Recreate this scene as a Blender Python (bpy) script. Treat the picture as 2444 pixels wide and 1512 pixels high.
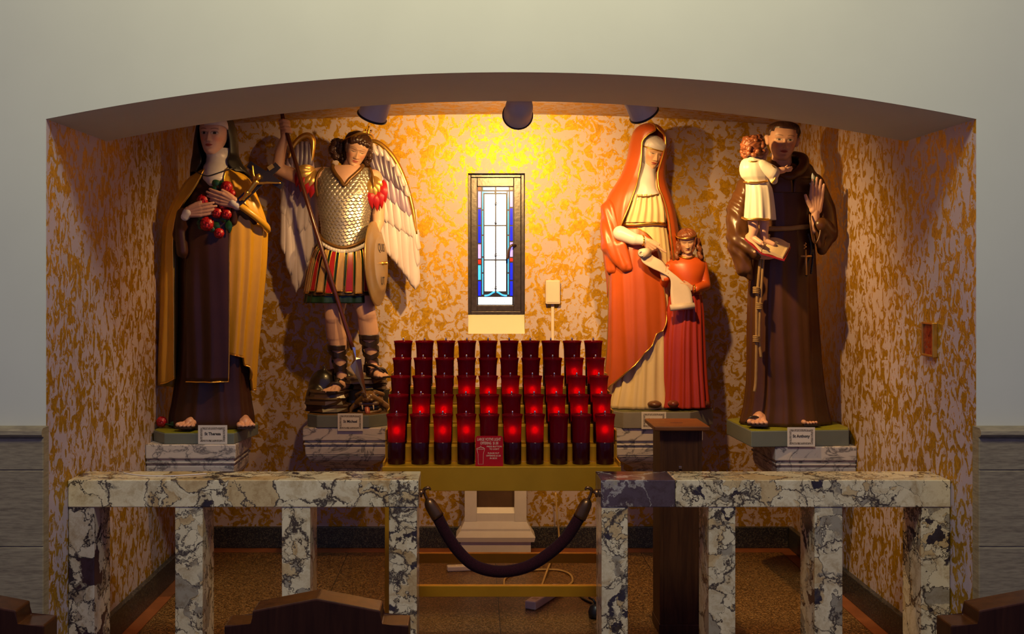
import bpy, bmesh, math, random
import numpy as np
from mathutils import Vector, Matrix, Euler

for _o in list(bpy.data.objects):
    bpy.data.objects.remove(_o, do_unlink=True)
scene = bpy.context.scene
COL = scene.collection
R = math.radians

# ------------------------------------------------------------------ camera
FPX = 2600.0                 # focal length in pixels of the 2444 px wide frame
VX, VY = 1130.0, 660.0       # vanishing point of the depth direction
CZ = 1.697                   # eye height above the alcove floor
cam_d = bpy.data.cameras.new('camera')
cam = bpy.data.objects.new('camera', cam_d); COL.objects.link(cam)
cam.location = (0, 0, CZ); cam.rotation_euler = (R(90), 0, 0)
cam_d.sensor_width = 36.0; cam_d.lens = FPX / 2444.0 * 36.0
cam_d.shift_x = (1222.0 - VX) / 2444.0
cam_d.shift_y = -(756.0 - VY) / 2444.0
cam_d.clip_end = 60
scene.camera = cam

# ------------------------------------------------------------------ world, big lights, exposure
world = bpy.data.worlds.new('world'); scene.world = world; world.use_nodes = True
wbg = world.node_tree.nodes['Background']
wbg.inputs[0].default_value = (0.28, 0.28, 0.72, 1); wbg.inputs[1].default_value = 0.45

def area(name, loc, target, size, size_y, energy, color):
    l = bpy.data.lights.new(name, 'AREA'); l.shape = 'RECTANGLE'; l.size = size; l.size_y = size_y
    l.energy = energy; l.color = color
    o = bpy.data.objects.new(name, l); COL.objects.link(o); o.location = loc
    o.rotation_euler = (Vector(target) - Vector(loc)).to_track_quat('-Z', 'Y').to_euler()
    return o
# added unseen area light high before the arch, standing in for nave daylight
area('nave_fill_light', (0.15, 2.1, 4.95), (0.15, 4.33, 2.7), 1.2, 0.8, 122, (1.0, 0.94, 0.66))

vs = scene.view_settings
vs.view_transform = 'Standard'; vs.look = 'None'; vs.exposure = 0.0; vs.gamma = 1.0
vs.use_curve_mapping = False

# ------------------------------------------------------------------ helpers
def W(px, py, s):
    """photo pixel + pixels-per-metre at that depth -> world point"""
    return Vector(((px - VX) / s, FPX / s, CZ + (VY - py) / s))

def tag(o, label=None, cat=None, group=None, kind=None):
    if label: o['label'] = label
    if cat: o['category'] = cat
    if group: o['group'] = group
    if kind: o['kind'] = kind
    return o

def thing(name, label, cat, loc=(0, 0, 0), group=None, rz=0.0):
    o = bpy.data.objects.new(name, None); COL.objects.link(o)
    o.empty_display_size = 0.05
    o.location = loc; o.rotation_euler = (0, 0, rz)
    return tag(o, label, cat, group)

def link(name, me, mat, parent=None, smooth=False):
    o = bpy.data.objects.new(name, me); COL.objects.link(o)
    if mat is not None and not me.materials: me.materials.append(mat)
    if parent is not None: o.parent = parent
    if smooth:
        me.polygons.foreach_set('use_smooth', [True] * len(me.polygons)); me.update()
    return o

def mesh(name, verts, faces, mat, parent=None, smooth=False):
    me = bpy.data.meshes.new(name)
    me.from_pydata([tuple(v) for v in verts], [], [tuple(f) for f in faces])
    me.update()
    return link(name, me, mat, parent, smooth)

def from_bm(name, bm, mat, parent=None, smooth=False):
    bmesh.ops.recalc_face_normals(bm, faces=bm.faces)
    me = bpy.data.meshes.new(name); bm.to_mesh(me); bm.free()
    return link(name, me, mat, parent, smooth)

def bm_box(bm, x0, x1, y0, y1, z0, z1):
    v = [bm.verts.new(p) for p in ((x0, y0, z0), (x1, y0, z0), (x1, y1, z0), (x0, y1, z0),
                                   (x0, y0, z1), (x1, y0, z1), (x1, y1, z1), (x0, y1, z1))]
    return [bm.faces.new([v[i] for i in f]) for f in ((0, 3, 2, 1), (4, 5, 6, 7), (0, 1, 5, 4), (1, 2, 6, 5), (2, 3, 7, 6), (3, 0, 4, 7))]

def box(name, x0, x1, y0, y1, z0, z1, mat, parent=None, bevel=0.0, seg=2):
    bm = bmesh.new(); bm_box(bm, x0, x1, y0, y1, z0, z1)
    if bevel: bmesh.ops.bevel(bm, geom=bm.edges[:], offset=bevel, segments=seg, profile=0.5, affect='EDGES')
    return from_bm(name, bm, mat, parent)

def prism(name, pts, axis, a0, a1, mat, parent=None, bevel=0.0, smooth=False):
    """extrude a 2-D outline; axis 'y': pts are (x,z); 'z': (x,y); 'x': (y,z)"""
    def P(p, a):
        return {'y': (p[0], a, p[1]), 'z': (p[0], p[1], a), 'x': (a, p[0], p[1])}[axis]
    bm = bmesh.new()
    A = [bm.verts.new(P(p, a0)) for p in pts]; B = [bm.verts.new(P(p, a1)) for p in pts]
    bm.faces.new(A); bm.faces.new(B[::-1]); n = len(pts)
    for i in range(n): bm.faces.new((A[i], B[i], B[(i + 1) % n], A[(i + 1) % n]))
    if bevel: bmesh.ops.bevel(bm, geom=bm.edges[:], offset=bevel, segments=2, profile=0.5, affect='EDGES')
    return from_bm(name, bm, mat, parent, smooth)

def lathe_data(profile, n=24, cap=True):
    V, F = [], []
    for r, z in profile:
        for i in range(n):
            a = 2 * math.pi * i / n; V.append((r * math.cos(a), r * math.sin(a), z))
    m = len(profile)
    for j in range(m - 1):
        for i in range(n):
            k = (i + 1) % n
            F.append((j * n + i, j * n + k, (j + 1) * n + k, (j + 1) * n + i))
    if cap:
        F.append(tuple(range(n))[::-1]); F.append(tuple(range((m - 1) * n, m * n)))
    return V, F

def lathe(name, profile, mat, parent=None, n=24, smooth=True):
    V, F = lathe_data(profile, n); return mesh(name, V, F, mat, parent, smooth)

def crom(pts, n):
    """Catmull-Rom through pts (k,dim) -> n points"""
    P = np.asarray(pts, float); k = len(P)
    if k == 2:
        t = np.linspace(0, 1, n)[:, None]; return P[0] * (1 - t) + P[1] * t
    Q = np.vstack([2 * P[0] - P[1], P, 2 * P[-1] - P[-2]])
    t = np.linspace(0, k - 1 - 1e-9, n); i = t.astype(int); f = (t - i)[:, None]
    p0, p1, p2, p3 = Q[i], Q[i + 1], Q[i + 2], Q[i + 3]
    return 0.5 * (2 * p1 + (p2 - p0) * f + (2 * p0 - 5 * p1 + 4 * p2 - p3) * f ** 2 + (3 * p1 - p0 - 3 * p2 + p3) * f ** 3)

def tube_data(pts, radii, nseg=10, n=None, cap=True, flat=1.0):
    P = np.asarray(pts, float)
    Rr = np.asarray(radii if hasattr(radii, '__len__') else [radii] * len(P), float)
    if n:
        X = crom(np.hstack([P, Rr[:, None]]), n); P, Rr = X[:, :3], X[:, 3]
    T = np.gradient(P, axis=0); T /= np.linalg.norm(T, axis=1)[:, None] + 1e-12
    up = np.array([0, 0, 1.0]) if abs(T[0][2]) < 0.9 else np.array([0, 1.0, 0])
    V, F = [], []
    u = np.cross(T[0], up); u /= np.linalg.norm(u)
    for p, t, r in zip(P, T, Rr):
        u = u - t * np.dot(u, t); u /= np.linalg.norm(u) + 1e-12
        w = np.cross(t, u)
        for i in range(nseg):
            a = 2 * math.pi * i / nseg
            V.append(tuple(p + r * (math.cos(a) * u + flat * math.sin(a) * w)))
    m = len(P)
    for j in range(m - 1):
        for i in range(nseg):
            k = (i + 1) % nseg
            F.append((j * nseg + i, j * nseg + k, (j + 1) * nseg + k, (j + 1) * nseg + i))
    if cap:
        F.append(tuple(range(nseg))[::-1]); F.append(tuple(range((m - 1) * nseg, m * nseg)))
    return V, F

def tube(name, pts, radii, mat, parent=None, nseg=10, n=None, flat=1.0):
    V, F = tube_data(pts, radii, nseg, n, True, flat); return mesh(name, V, F, mat, parent, True)

def sphere_data(c, r, nu=16, nv=12):
    r = r if hasattr(r, '__len__') else (r, r, r)
    V = [(c[0], c[1], c[2] - r[2])]; F = []
    for j in range(1, nv):
        a = -math.pi / 2 + math.pi * j / nv
        for i in range(nu):
            b = 2 * math.pi * i / nu
            V.append((c[0] + r[0] * math.cos(a) * math.cos(b), c[1] + r[1] * math.cos(a) * math.sin(b), c[2] + r[2] * math.sin(a)))
    V.append((c[0], c[1], c[2] + r[2])); t = len(V) - 1
    for i in range(nu):
        k = (i + 1) % nu
        F.append((0, 1 + k, 1 + i)); F.append((t, 1 + (nv - 2) * nu + i, 1 + (nv - 2) * nu + k))
        for j in range(nv - 2):
            F.append((1 + j * nu + i, 1 + j * nu + k, 1 + (j + 1) * nu + k, 1 + (j + 1) * nu + i))
    return V, F

def join(parts):
    V, F = [], []
    for v, f in parts:
        o = len(V); V += [tuple(p) for p in v]; F += [tuple(i + o for i in q) for q in f]
    return V, F

def text(name, body, size, mat, parent, loc, rot=(R(90), 0, 0), align='CENTER', sx=1.0, extrude=0.0004, bold=0.0):
    c = bpy.data.curves.new(name, 'FONT'); c.body = body; c.size = size; c.align_x = align; c.align_y = 'CENTER'
    c.extrude = extrude; c.resolution_u = 3; c.offset = bold
    t = bpy.data.objects.new(name + '_tmp', c); COL.objects.link(t)
    dg = bpy.context.evaluated_depsgraph_get(); me = bpy.data.meshes.new_from_object(t.evaluated_get(dg))
    bpy.data.objects.remove(t, do_unlink=True)
    o = link(name, me, None, parent); me.materials.clear(); me.materials.append(mat)
    o.location = loc; o.rotation_euler = rot; o.scale = (sx, 1, 1)
    return o

# ------------------------------------------------------------------ materials
class N:
    def __init__(s, name):
        s.m = bpy.data.materials.new(name); s.m.use_nodes = True; s.t = s.m.node_tree
        s.b = s.t.nodes['Principled BSDF']; s.out = s.t.nodes['Material Output']
    def n(s, typ, **kw):
        o = s.t.nodes.new(typ)
        for k, v in kw.items(): setattr(o, k, v)
        return o
    def l(s, a, b): s.t.links.new(a, b)
    def coord(s, scale=(1, 1, 1), rot=(0, 0, 0)):
        tc = s.n('ShaderNodeTexCoord'); mp = s.n('ShaderNodeMapping')
        mp.inputs['Scale'].default_value = scale; mp.inputs['Rotation'].default_value = rot
        s.l(tc.outputs['Object'], mp.inputs[0]); return mp.outputs[0]
    def noise(s, vec, scale, detail=4, rough=0.55, dist=0.0):
        o = s.n('ShaderNodeTexNoise'); o.inputs['Scale'].default_value = scale; o.inputs['Detail'].default_value = detail
        o.inputs['Roughness'].default_value = rough; o.inputs['Distortion'].default_value = dist
        s.l(vec, o.inputs['Vector']); return o
    def ramp(s, fac, stops, interp='LINEAR'):
        o = s.n('ShaderNodeValToRGB'); r = o.color_ramp; r.interpolation = interp
        while len(r.elements) < len(stops): r.elements.new(0.5)
        for e, (p, c) in zip(r.elements, stops):
            e.position = p; e.color = tuple(c) + (1,) if len(c) == 3 else c
        s.l(fac, o.inputs[0]); return o.outputs[0]
    def mix(s, fac, a, b, mode='MIX'):
        o = s.n('ShaderNodeMix', data_type='RGBA', blend_type=mode)
        for sock, v in ((o.inputs[0], fac), (o.inputs[6], a), (o.inputs[7], b)):
            if hasattr(v, 'is_output') or isinstance(v, bpy.types.NodeSocket): s.l(v, sock)
            elif isinstance(v, (int, float)): sock.default_value = v
            else: sock.default_value = tuple(v) + (1,)
        return o.outputs[2]
    def bump(s, h, strength=0.3, dist=0.01):
        o = s.n('ShaderNodeBump'); o.inputs['Strength'].default_value = strength; o.inputs['Distance'].default_value = dist
        s.l(h, o.inputs['Height']); s.l(o.outputs[0], s.b.inputs['Normal'])

def sc(c, k): return tuple(min(1, x * k) for x in c)

MATS = {}
def pm(name, col, rough=0.5, metal=0.0, var=0.25, scale=14.0, bump=0.0, coat=0.0, stretch=(1, 1, 1), spec=0.5):
    """painted / plain surface with a little procedural tone variation"""
    if name in MATS: return MATS[name]
    q = N(name); v = q.coord(stretch); no = q.noise(v, scale, 5)
    q.l(q.ramp(no.outputs[0], [(0.25, sc(col, 1 - var)), (0.75, sc(col, 1 + var))]), q.b.inputs['Base Color'])
    q.b.inputs['Roughness'].default_value = rough; q.b.inputs['Metallic'].default_value = metal
    q.b.inputs['Specular IOR Level'].default_value = spec
    if coat: q.b.inputs['Coat Weight'].default_value = coat; q.b.inputs['Coat Roughness'].default_value = 0.12
    if bump: q.bump(no.outputs[0], bump, 0.004)
    MATS[name] = q.m; return q.m

def wallpaper(name, stretch):
    q = N(name); v = q.coord(stretch)
    n1 = q.noise(v, 15.0, 4.0, 0.62, 1.1)
    n2 = q.noise(v, 46, 3, 0.6, 1.2)
    m = q.n('ShaderNodeMath', operation='MULTIPLY_ADD'); m.inputs[1].default_value = 0.30; q.l(n2.outputs[0], m.inputs[0]); q.l(n1.outputs[0], m.inputs[2])
    mask = q.ramp(m.outputs[0], [(0.640, (0, 0, 0)), (0.668, (1, 1, 1))])
    gold = q.ramp(n2.outputs[0], [(0.3, (0.30, 0.145, 0.004)), (0.7, (0.58, 0.32, 0.003))])
    q.l(q.mix(mask, (0.44, 0.35, 0.355), gold), q.b.inputs['Base Color'])
    mt = q.n('ShaderNodeMath', operation='MULTIPLY'); mt.inputs[1].default_value = 0.6; q.l(mask, mt.inputs[0]); q.l(mt.outputs[0], q.b.inputs['Metallic'])
    q.b.inputs['Roughness'].default_value = 0.48
    q.bump(mask, 0.10, 0.004)
    return q.m
M_PAPER = wallpaper('gold swirl wallpaper', (1.2, 1.2, 1.05))
M_PAPER_SIDE = wallpaper('gold swirl wallpaper side', (1.35, 1.35, 0.95))
M_PLASTER = pm('grey white plaster', (0.61, 0.60, 0.445), 0.8, var=0.03, scale=3, bump=0.05)

def marble(name, cream, tan, dark, vein, sc1=7.0, dark_amt=0.12, off=0.0):
    q = N(name); v0 = q.coord((1.0, 1.0, 1.0))
    wn = q.noise(v0, 6.0, 5, 0.65); add = q.n('ShaderNodeVectorMath', operation='MULTIPLY_ADD')
    add.inputs[1].default_value = (0.22,) * 3; q.l(wn.outputs[1], add.inputs[0]); q.l(v0, add.inputs[2])
    va = q.n('ShaderNodeVectorMath', operation='ADD'); va.inputs[1].default_value = (off, off * .7, off * 1.3); q.l(add.outputs[0], va.inputs[0]); v = va.outputs[0]
    def vor(scale, feat='F1'):
        o = q.n('ShaderNodeTexVoronoi', feature=feat); o.inputs['Scale'].default_value = scale; q.l(v, o.inputs['Vector']); return o
    def chan(o, k):
        sp = q.n('ShaderNodeSeparateColor'); q.l(o.outputs['Color'], sp.inputs[0]); return sp.outputs[k]
    big, small = vor(sc1), vor(sc1 * 3.3)
    grey = (0.33, 0.28, 0.18)
    base = q.ramp(chan(big, 0), [(0.0, cream), (0.40, sc(cream, 0.88)), (0.58, tan), (0.78, sc(cream, 0.95)), (0.92 - dark_amt, grey), (1.0 - dark_amt, dark)], 'CONSTANT')
    sb = q.ramp(chan(small, 1), [(0.0, cream), (0.35, tan), (0.55, sc(cream, 0.9)), (0.80, grey), (0.93, dark)], 'CONSTANT')
    zone = q.ramp(q.noise(v, 4.5, 2).outputs[0], [(0.50, (0, 0, 0)), (0.53, (1, 1, 1))])
    col = q.mix(zone, base, sb)
    w = q.noise(v, 9.0, 2)
    def vein_mask(scale, lo, hi):
        e = vor(scale, 'DISTANCE_TO_EDGE'); m = q.n('ShaderNodeMath', operation='DIVIDE'); q.l(e.outputs[0], m.inputs[0])
        r = q.ramp(w.outputs[0], [(0.35, (0.10,) * 3), (0.70, (1.0,) * 3)]); q.l(r, m.inputs[1])
        return q.ramp(m.outputs[0], [(lo, (1, 1, 1)), (hi, (0, 0, 0))])
    vm1 = vein_mask(sc1, 0.018, 0.085); vm2 = q.mix(1.0, vein_mask(sc1 * 3.3, 0.02, 0.10), zone, 'MULTIPLY')
    vm = q.mix(1.0, vm1, vm2, 'LIGHTEN')
    stain = q.ramp(q.noise(v, 16, 5, 0.7).outputs[0], [(0.30, (0.62, 0.52, 0.40)), (0.55, (1, 1, 1))])
    col = q.mix(vm, col, vein); col = q.mix(1.0, col, stain, 'MULTIPLY')
    q.l(col, q.b.inputs['Base Color']); q.b.inputs['Roughness'].default_value = 0.16
    return q.m
M_MARBLE = [marble('breccia marble %s' % 'abcd'[i], (0.72, 0.61, 0.36), (0.58, 0.42, 0.19), (0.04, 0.03, 0.035), (0.075, 0.055, 0.038), 6.0 + 0.8 * i, 0.02, i * 3.7) for i in range(3)]
M_MARBLE_DK = marble('dark violet breccia marble', (0.10, 0.065, 0.07), (0.40, 0.34, 0.26), (0.035, 0.016, 0.022), (0.34, 0.30, 0.25), 5.0, 0.25, 21.3)
M_MARBLE_MX = marble('mixed violet breccia marble', (0.50, 0.43, 0.33), (0.34, 0.28, 0.22), (0.04, 0.02, 0.03), (0.03, 0.022, 0.03), 6.0, 0.30, 33.3)
def console_marble():
    q = N('grey veined console marble'); v = q.coord((1, 1, 1.6))
    n = q.noise(v, 6, 6, 0.65, 1.4)
    d = q.n('ShaderNodeMath', operation='SUBTRACT'); q.l(n.outputs[0], d.inputs[0]); d.inputs[1].default_value = 0.5
    a = q.n('ShaderNodeMath', operation='ABSOLUTE'); q.l(d.outputs[0], a.inputs[0])
    col = q.ramp(a.outputs[0], [(0.0, (0.10, 0.09, 0.10)), (0.018, (0.30, 0.27, 0.26)), (0.05, (0.52, 0.46, 0.42)), (0.4, (0.60, 0.53, 0.48))])
    q.l(col, q.b.inputs['Base Color']); q.b.inputs['Roughness'].default_value = 0.3; return q.m
M_CONSOLE = console_marble()
def travertine():
    q = N('banded grey travertine'); v = q.coord((0.5, 0.5, 9.0))
    n = q.noise(v, 5, 8, 0.65, 0.4); n2 = q.noise(q.coord((2, 2, 14)), 12, 4)
    col = q.ramp(n.outputs[0], [(0.25, (0.17, 0.125, 0.062)), (0.5, (0.28, 0.22, 0.115)), (0.75, (0.36, 0.295, 0.155))])
    q.l(q.mix(0.35, col, q.ramp(n2.outputs[0], [(0.35, (0.09, 0.065, 0.035)), (0.6, (0.34, 0.275, 0.145))])), q.b.inputs['Base Color'])
    q.b.inputs['Roughness'].default_value = 0.5; q.bump(n.outputs[0], 0.15, 0.004); return q.m
M_TRAV = travertine()
def terrazzo(name, a, b, c, scale=170):
    q = N(name); v = q.coord()
    vo = q.n('ShaderNodeTexVoronoi'); vo.inputs['Scale'].default_value = scale; q.l(v, vo.inputs['Vector'])
    sp = q.n('ShaderNodeSeparateColor'); q.l(vo.outputs['Color'], sp.inputs[0])
    q.l(q.ramp(sp.outputs[0], [(0.0, a), (0.45, b), (0.8, c)], 'CONSTANT'), q.b.inputs['Base Color'])
    q.b.inputs['Roughness'].default_value = 0.35; return q.m
M_FLOOR = terrazzo('brown speckled terrazzo', (0.055, 0.025, 0.006), (0.16, 0.075, 0.02), (0.27, 0.145, 0.05))
M_BASE = terrazzo('black speckled terrazzo', (0.012, 0.012, 0.014), (0.03, 0.03, 0.03), (0.09, 0.08, 0.06), 220)
M_RED = pm('red brown marble border', (0.24, 0.075, 0.025), 0.3, var=0.3, scale=7)
def wood(name, c1, c2, rough=0.3, axis=2):
    st = [14, 14, 14]; st[axis] = 1.2
    q = N(name); v = q.coord(tuple(st)); n = q.noise(v, 3, 6, 0.6, 0.8)
    q.l(q.ramp(n.outputs[0], [(0.3, c1), (0.7, c2)]), q.b.inputs['Base Color'])
    q.b.inputs['Roughness'].default_value = rough; q.b.inputs['Specular IOR Level'].default_value = 0.18; q.bump(n.outputs[0], 0.06, 0.002); return q.m
M_WOODBOX = wood('brown oak', (0.035, 0.012, 0.004), (0.075, 0.027, 0.008), 0.5)
M_WOODLID = wood('reddish oak lid', (0.10, 0.03, 0.008), (0.17, 0.055, 0.013), 0.42, 0)
M_PEW = wood('dark varnished pew wood', (0.030, 0.009, 0.002), (0.065, 0.020, 0.005), 0.3)
M_BRASS = pm('satin brass', (0.56, 0.27, 0.014), 0.40, 0.55, 0.1, 6, spec=0.2)
M_BRASS_DK = pm('aged brass', (0.17, 0.085, 0.035), 0.35, 0.85, 0.25, 20)
M_GOLD = pm('gold leaf', (0.80, 0.48, 0.09), 0.28, 0.95, 0.12, 25)
M_STEEL = pm('bright steel', (0.75, 0.75, 0.75), 0.2, 1.0, 0.05)
M_BLACK = pm('black iron', (0.010, 0.010, 0.012), 0.4, 0.0, 0.3)
M_WHITE = pm('white gloss paint', (0.66, 0.60, 0.60), 0.35, var=0.05)
M_PLASTIC = pm('cream plastic', (0.62, 0.52, 0.42), 0.45, var=0.04)
# ================================================================== THE SETTING
XL, XR = -1.70, 2.00                     # alcove side walls
YF = FPX / 600.0                         # front face of the nave wall
YI = FPX / 515.0                         # back of the arched header
YB = FPX / 380.0                         # back wall of the alcove
ZA, ZC = CZ + 0.813, CZ + 0.627          # arch crown, arch spring

def struct(o, label=None): return tag(o, label, None, None, 'structure')

def arch_z(x):
    xc, h, c = 0.5 * (XL + XR), ZA - ZC, 0.5 * (XR - XL)
    Rr = (c * c + h * h) / (2 * h)
    return ZA - Rr + math.sqrt(Rr * Rr - (x - xc) ** 2)

# front wall with the segmental arch
bm = bmesh.new()
bm_box(bm, -6.5, XL - 0.0006, YF, YF + 0.30, -0.2, 4.4)
bm_box(bm, XR + 0.0006, 6.5, YF, YF + 0.30, -0.2, 4.4)
xs = np.linspace(XL - 0.0006, XR + 0.0006, 65)
rows = []
for x in xs:
    za = arch_z(min(max(x, XL), XR))
    rows.append([bm.verts.new((x, YF, za)), bm.verts.new((x, YI, za)), bm.verts.new((x, YI, 4.4)), bm.verts.new((x, YF, 4.4))])
for a, b in zip(rows[:-1], rows[1:]):
    for i in range(4):
        k = (i + 1) % 4; bm.faces.new((a[i], b[i], b[k], a[k]))
bm.faces.new(rows[0]); bm.faces.new(rows[-1][::-1])
wall_front = struct(from_bm('wall_front', bm, M_PLASTER), 'pale grey plaster wall with a wide shallow arch')

struct(box('wall_left', XL - 0.03, XL, YF + 0.003, YB + 0.2, -0.1, 3.0, M_PAPER_SIDE), 'alcove side wall in gold swirl paper behind the nun statue')
struct(box('wall_right', XR, XR + 0.03, YF + 0.003, YB + 0.2, -0.1, 3.0, M_PAPER_SIDE), 'alcove side wall in gold swirl paper behind the friar statue')
# back wall with window hole
SB = 380.0
wx0, wx1 = (1117 - VX) / SB, (1253 - VX) / SB
wz0, wz1 = CZ + (VY - 796) / SB, CZ + (VY - 413) / SB
bm = bmesh.new()
x0, x1, z0, z1 = XL - 0.02, XR + 0.02, -0.1, 3.0
def quad(bm, pts): return bm.faces.new([bm.verts.new(p) for p in pts])
Y2 = YB + 0.16
for (a, b, c, d) in ((x0, wx0, z0, z1), (wx1, x1, z0, z1), (wx0, wx1, z0, wz0), (wx0, wx1, wz1, z1)):
    bm_box(bm, a, b, YB, Y2, c, d)
bmesh.ops.remove_doubles(bm, verts=bm.verts, dist=1e-5)
struct(from_bm('wall_back', bm, M_PAPER), 'alcove back wall in gold swirl paper')
# slightly vaulted ceiling behind the header
bm = bmesh.new(); rr = []
for x in np.linspace(XL - 0.02, XR + 0.02, 25):
    z = CZ + 1.02 - 0.075 * ((x - 0.15) / 1.85) ** 2
    rr.append([bm.verts.new((x, YI - 0.05, z)), bm.verts.new((x, YB + 0.02, z)), bm.verts.new((x, YB + 0.02, z + 0.1)), bm.verts.new((x, YI - 0.05, z + 0.1))])
for a, b in zip(rr[:-1], rr[1:]):
    for i in range(4):
        k = (i + 1) % 4; bm.faces.new((a[i], b[i], b[k], a[k]))
bm.faces.new(rr[0]); bm.faces.new(rr[-1][::-1])
struct(from_bm('ceiling', bm, M_PAPER), 'papered ceiling inside the alcove')

# floor: substrate, speckled slabs with thin joints, red border
floor = struct(box('floor', -6.5, 6.5, -1.5, YB + 0.1, -0.12, -0.006, M_BASE), 'brown speckled terrazzo floor')
jx = (1191 - VX) / 470.0
xb = [XL + 0.1, jx - 0.9, jx, jx + 0.9, XR - 0.1]
yb = [YF - 0.6, YF + 0.75, YB - 0.13]
for i in range(4):
    for j in range(2):
        box('floor_slab', xb[i] + 0.002, xb[i + 1] - 0.002, yb[j] + 0.002, yb[j + 1] - 0.002, -0.006, 0.0, M_FLOOR, floor)
box('border_strip', XL, XR, YB - 0.128, YB, -0.006, 0.0005, M_RED, floor)
box('border_strip', XL, XL + 0.098, YF - 0.6, YB - 0.13, -0.006, 0.0005, M_RED, floor)
box('border_strip', XR - 0.098, XR, YF - 0.6, YB - 0.13, -0.006, 0.0005, M_RED, floor)
for i in range(7):
    for j in range(3):
        box('floor_slab', -3.5 + i + .002, -2.5 + i - .002, YF - 3.62 + j + .002, YF - 2.62 + j - .002, -0.006, 0.0, pm('bounce tinted nave paving', (.12, .12, .19), .4, var=.1, scale=4), floor)  # unseen paving, tinted blue so its bounce cools the arch soffit
BH = 0.132
def baseboard(name, x0, x1, y0, y1):
    struct(box(name, x0, x1, y0, y1, 0.0005, BH, M_BASE, None, 0.004), 'black speckled terrazzo skirting')
baseboard('baseboard_back', XL + 0.03, XR - 0.03, YB - 0.03, YB)
baseboard('baseboard_left', XL, XL + 0.03, YF + 0.02, YB)
baseboard('baseboard_right', XR - 0.03, XR, YF + 0.02, YB)

# stone wainscot on the nave wall: slabs with joints and a bullnose cap
def wainscot(name, xa, xb, lab):
    root = bpy.data.objects.new(name, None); COL.objects.link(root); tag(root, lab, None, None, 'structure')
    y0 = YF - 0.055; zt = CZ - (1020 - VY) / 608.0; zc = CZ - (1044 - VY) / 608.0
    prof = [(YF, zt), (y0 - 0.004, zt - 0.002), (y0 - 0.016, zt - 0.012), (y0 - 0.018, zt - 0.026), (y0 - 0.010, zc + 0.004), (y0 + 0.006, zc), (YF, zc)]
    prism('cap_moulding', prof, 'x', xa, xb, M_TRAV, root)
    zs = [zc - 0.001, CZ - (1122 - VY) / 608.0, CZ - (1305 - VY) / 608.0, CZ - (1490 - VY) / 608.0, 0.0]
    for a, b in zip(zs[:-1], zs[1:]):
        n = 2
        w = (xb - xa) / n
        for k in range(n):
            box('stone_slab', xa + k * w + 0.0008, xa + (k + 1) * w - 0.0008, y0, YF, b + 0.0015, a - 0.0015, M_TRAV, root, 0.003, 1)
    box('joint_backing', xa, xb, y0 + 0.004, YF, 0.0, zc, M_TRAV, root)
wainscot('wall_panel_left', -6.5, (103 - VX) / 608.0, 'grey banded stone dado on the nave wall beside the nun statue')
wainscot('wall_panel_right', (2337 - VX) / 608.0, 6.5, 'grey banded stone dado on the nave wall beside the friar statue')

# ------------------------------------------------------------------ stained glass window
win = bpy.data.objects.new('window_1', None); COL.objects.link(win)
win.location = ((1183 - VX) / SB, YB, wz0); tag(win, 'narrow stained glass window with dark iron frame and white panes', None, None, 'structure')
SW = 375.0                                # scale at the glazing
def wp(px, py): return ((px - VX) / SW - win.location.x, CZ + (VY - py) / SW - win.location.z)
YG = FPX / SW - YB                        # local depth of the glazing
M_IRON = pm('dark window frame paint', (0.045, 0.035, 0.035), 0.3, 0.2, 0.4, 40, 0.2)
def wrect(name, x0, x1, y0, y1, d0, d1, mat, parent=win, bevel=0.0):
    a, z1_ = wp(x0, y0); b, z0_ = wp(x1, y1)
    return box(name, a, b, YG + d0, YG + d1, z0_, z1_, mat, parent, bevel)
# sloping sill
sz_b = wp(0, 749)[1]
prism('sill', [(0.0, 0.0), (YG - 0.02, sz_b), (0.16, sz_b), (0.16, -0.001)], 'x', wx0 - win.location.x + 0.001, wx1 - win.location.x - 0.001, M_PLASTER, win)
for (a, b, c, d) in ((1117, 1124, 413, 749), (1243, 1251, 413, 749), (1124, 1243, 413, 424), (1124, 1243, 742, 749)):
    wrect('outer_frame', a, b, c, d, -0.03, 0.02, M_IRON, win, 0.003)
for (a, b, c, d) in ((1124, 1139, 424, 742), (1226, 1243, 424, 742), (1139, 1226, 424, 445), (1139, 1226, 728, 742)):
    wrect('casement', a, b, c, d, -0.012, 0.02, M_IRON, win, 0.003)
def glow(name, col, st):
    q = N(name); v = q.coord(); n = q.noise(v, 30, 3)
    q.l(q.ramp(n.outputs[0], [(0.3, sc(col, 0.75)), (0.7, col)]), q.b.inputs['Emission Color'])
    q.b.inputs['Emission Strength'].default_value = st; q.b.inputs['Base Color'].default_value = tuple(col) + (1,)
    q.b.inputs['Roughness'].default_value = 0.15; return q.m
G_WHITE = glow('white daylight glass', (0.92, 0.96, 1.0), 2.6)
G_BLUE = glow('deep blue glass', (0.01, 0.02, 0.80), 0.9)
G_SKY = glow('sky blue glass', (0.05, 0.45, 1.0), 1.1)
G_VIO = glow('pale violet glass', (0.45, 0.35, 1.0), 1.0)
G_RED = glow('ruby glass', (0.9, 0.03, 0.01), 0.7)
M_LEAD = pm('lead came', (0.012, 0.014, 0.03), 0.4, 0.3)
def pane(x0, x1, y0, y1, m, n='pane'): return wrect(n, x0 + 0.7, x1 - 0.7, y0 + 0.7, y1 - 0.7, 0.0, 0.004, m, win)
wrect('came_sheet', 1139, 1226, 445, 728, 0.004, 0.012, M_LEAD, win)
for (y0, y1) in ((463, 537), (539, 619), (621, 695)):
    pane(1156, 1182, y0, y1, G_WHITE); pane(1184, 1208, y0, y1, G_WHITE)
for i, (y0, y1) in enumerate(((456, 500), (502, 560), (562, 612), (614, 650), (652, 703))):
    pane(1150, 1154, y0, y1, G_SKY); pane(1211, 1215, y0, y1, G_SKY)
pane(1152, 1181, 456, 461, G_SKY); pane(1184, 1210, 456, 461, G_SKY)
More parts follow.
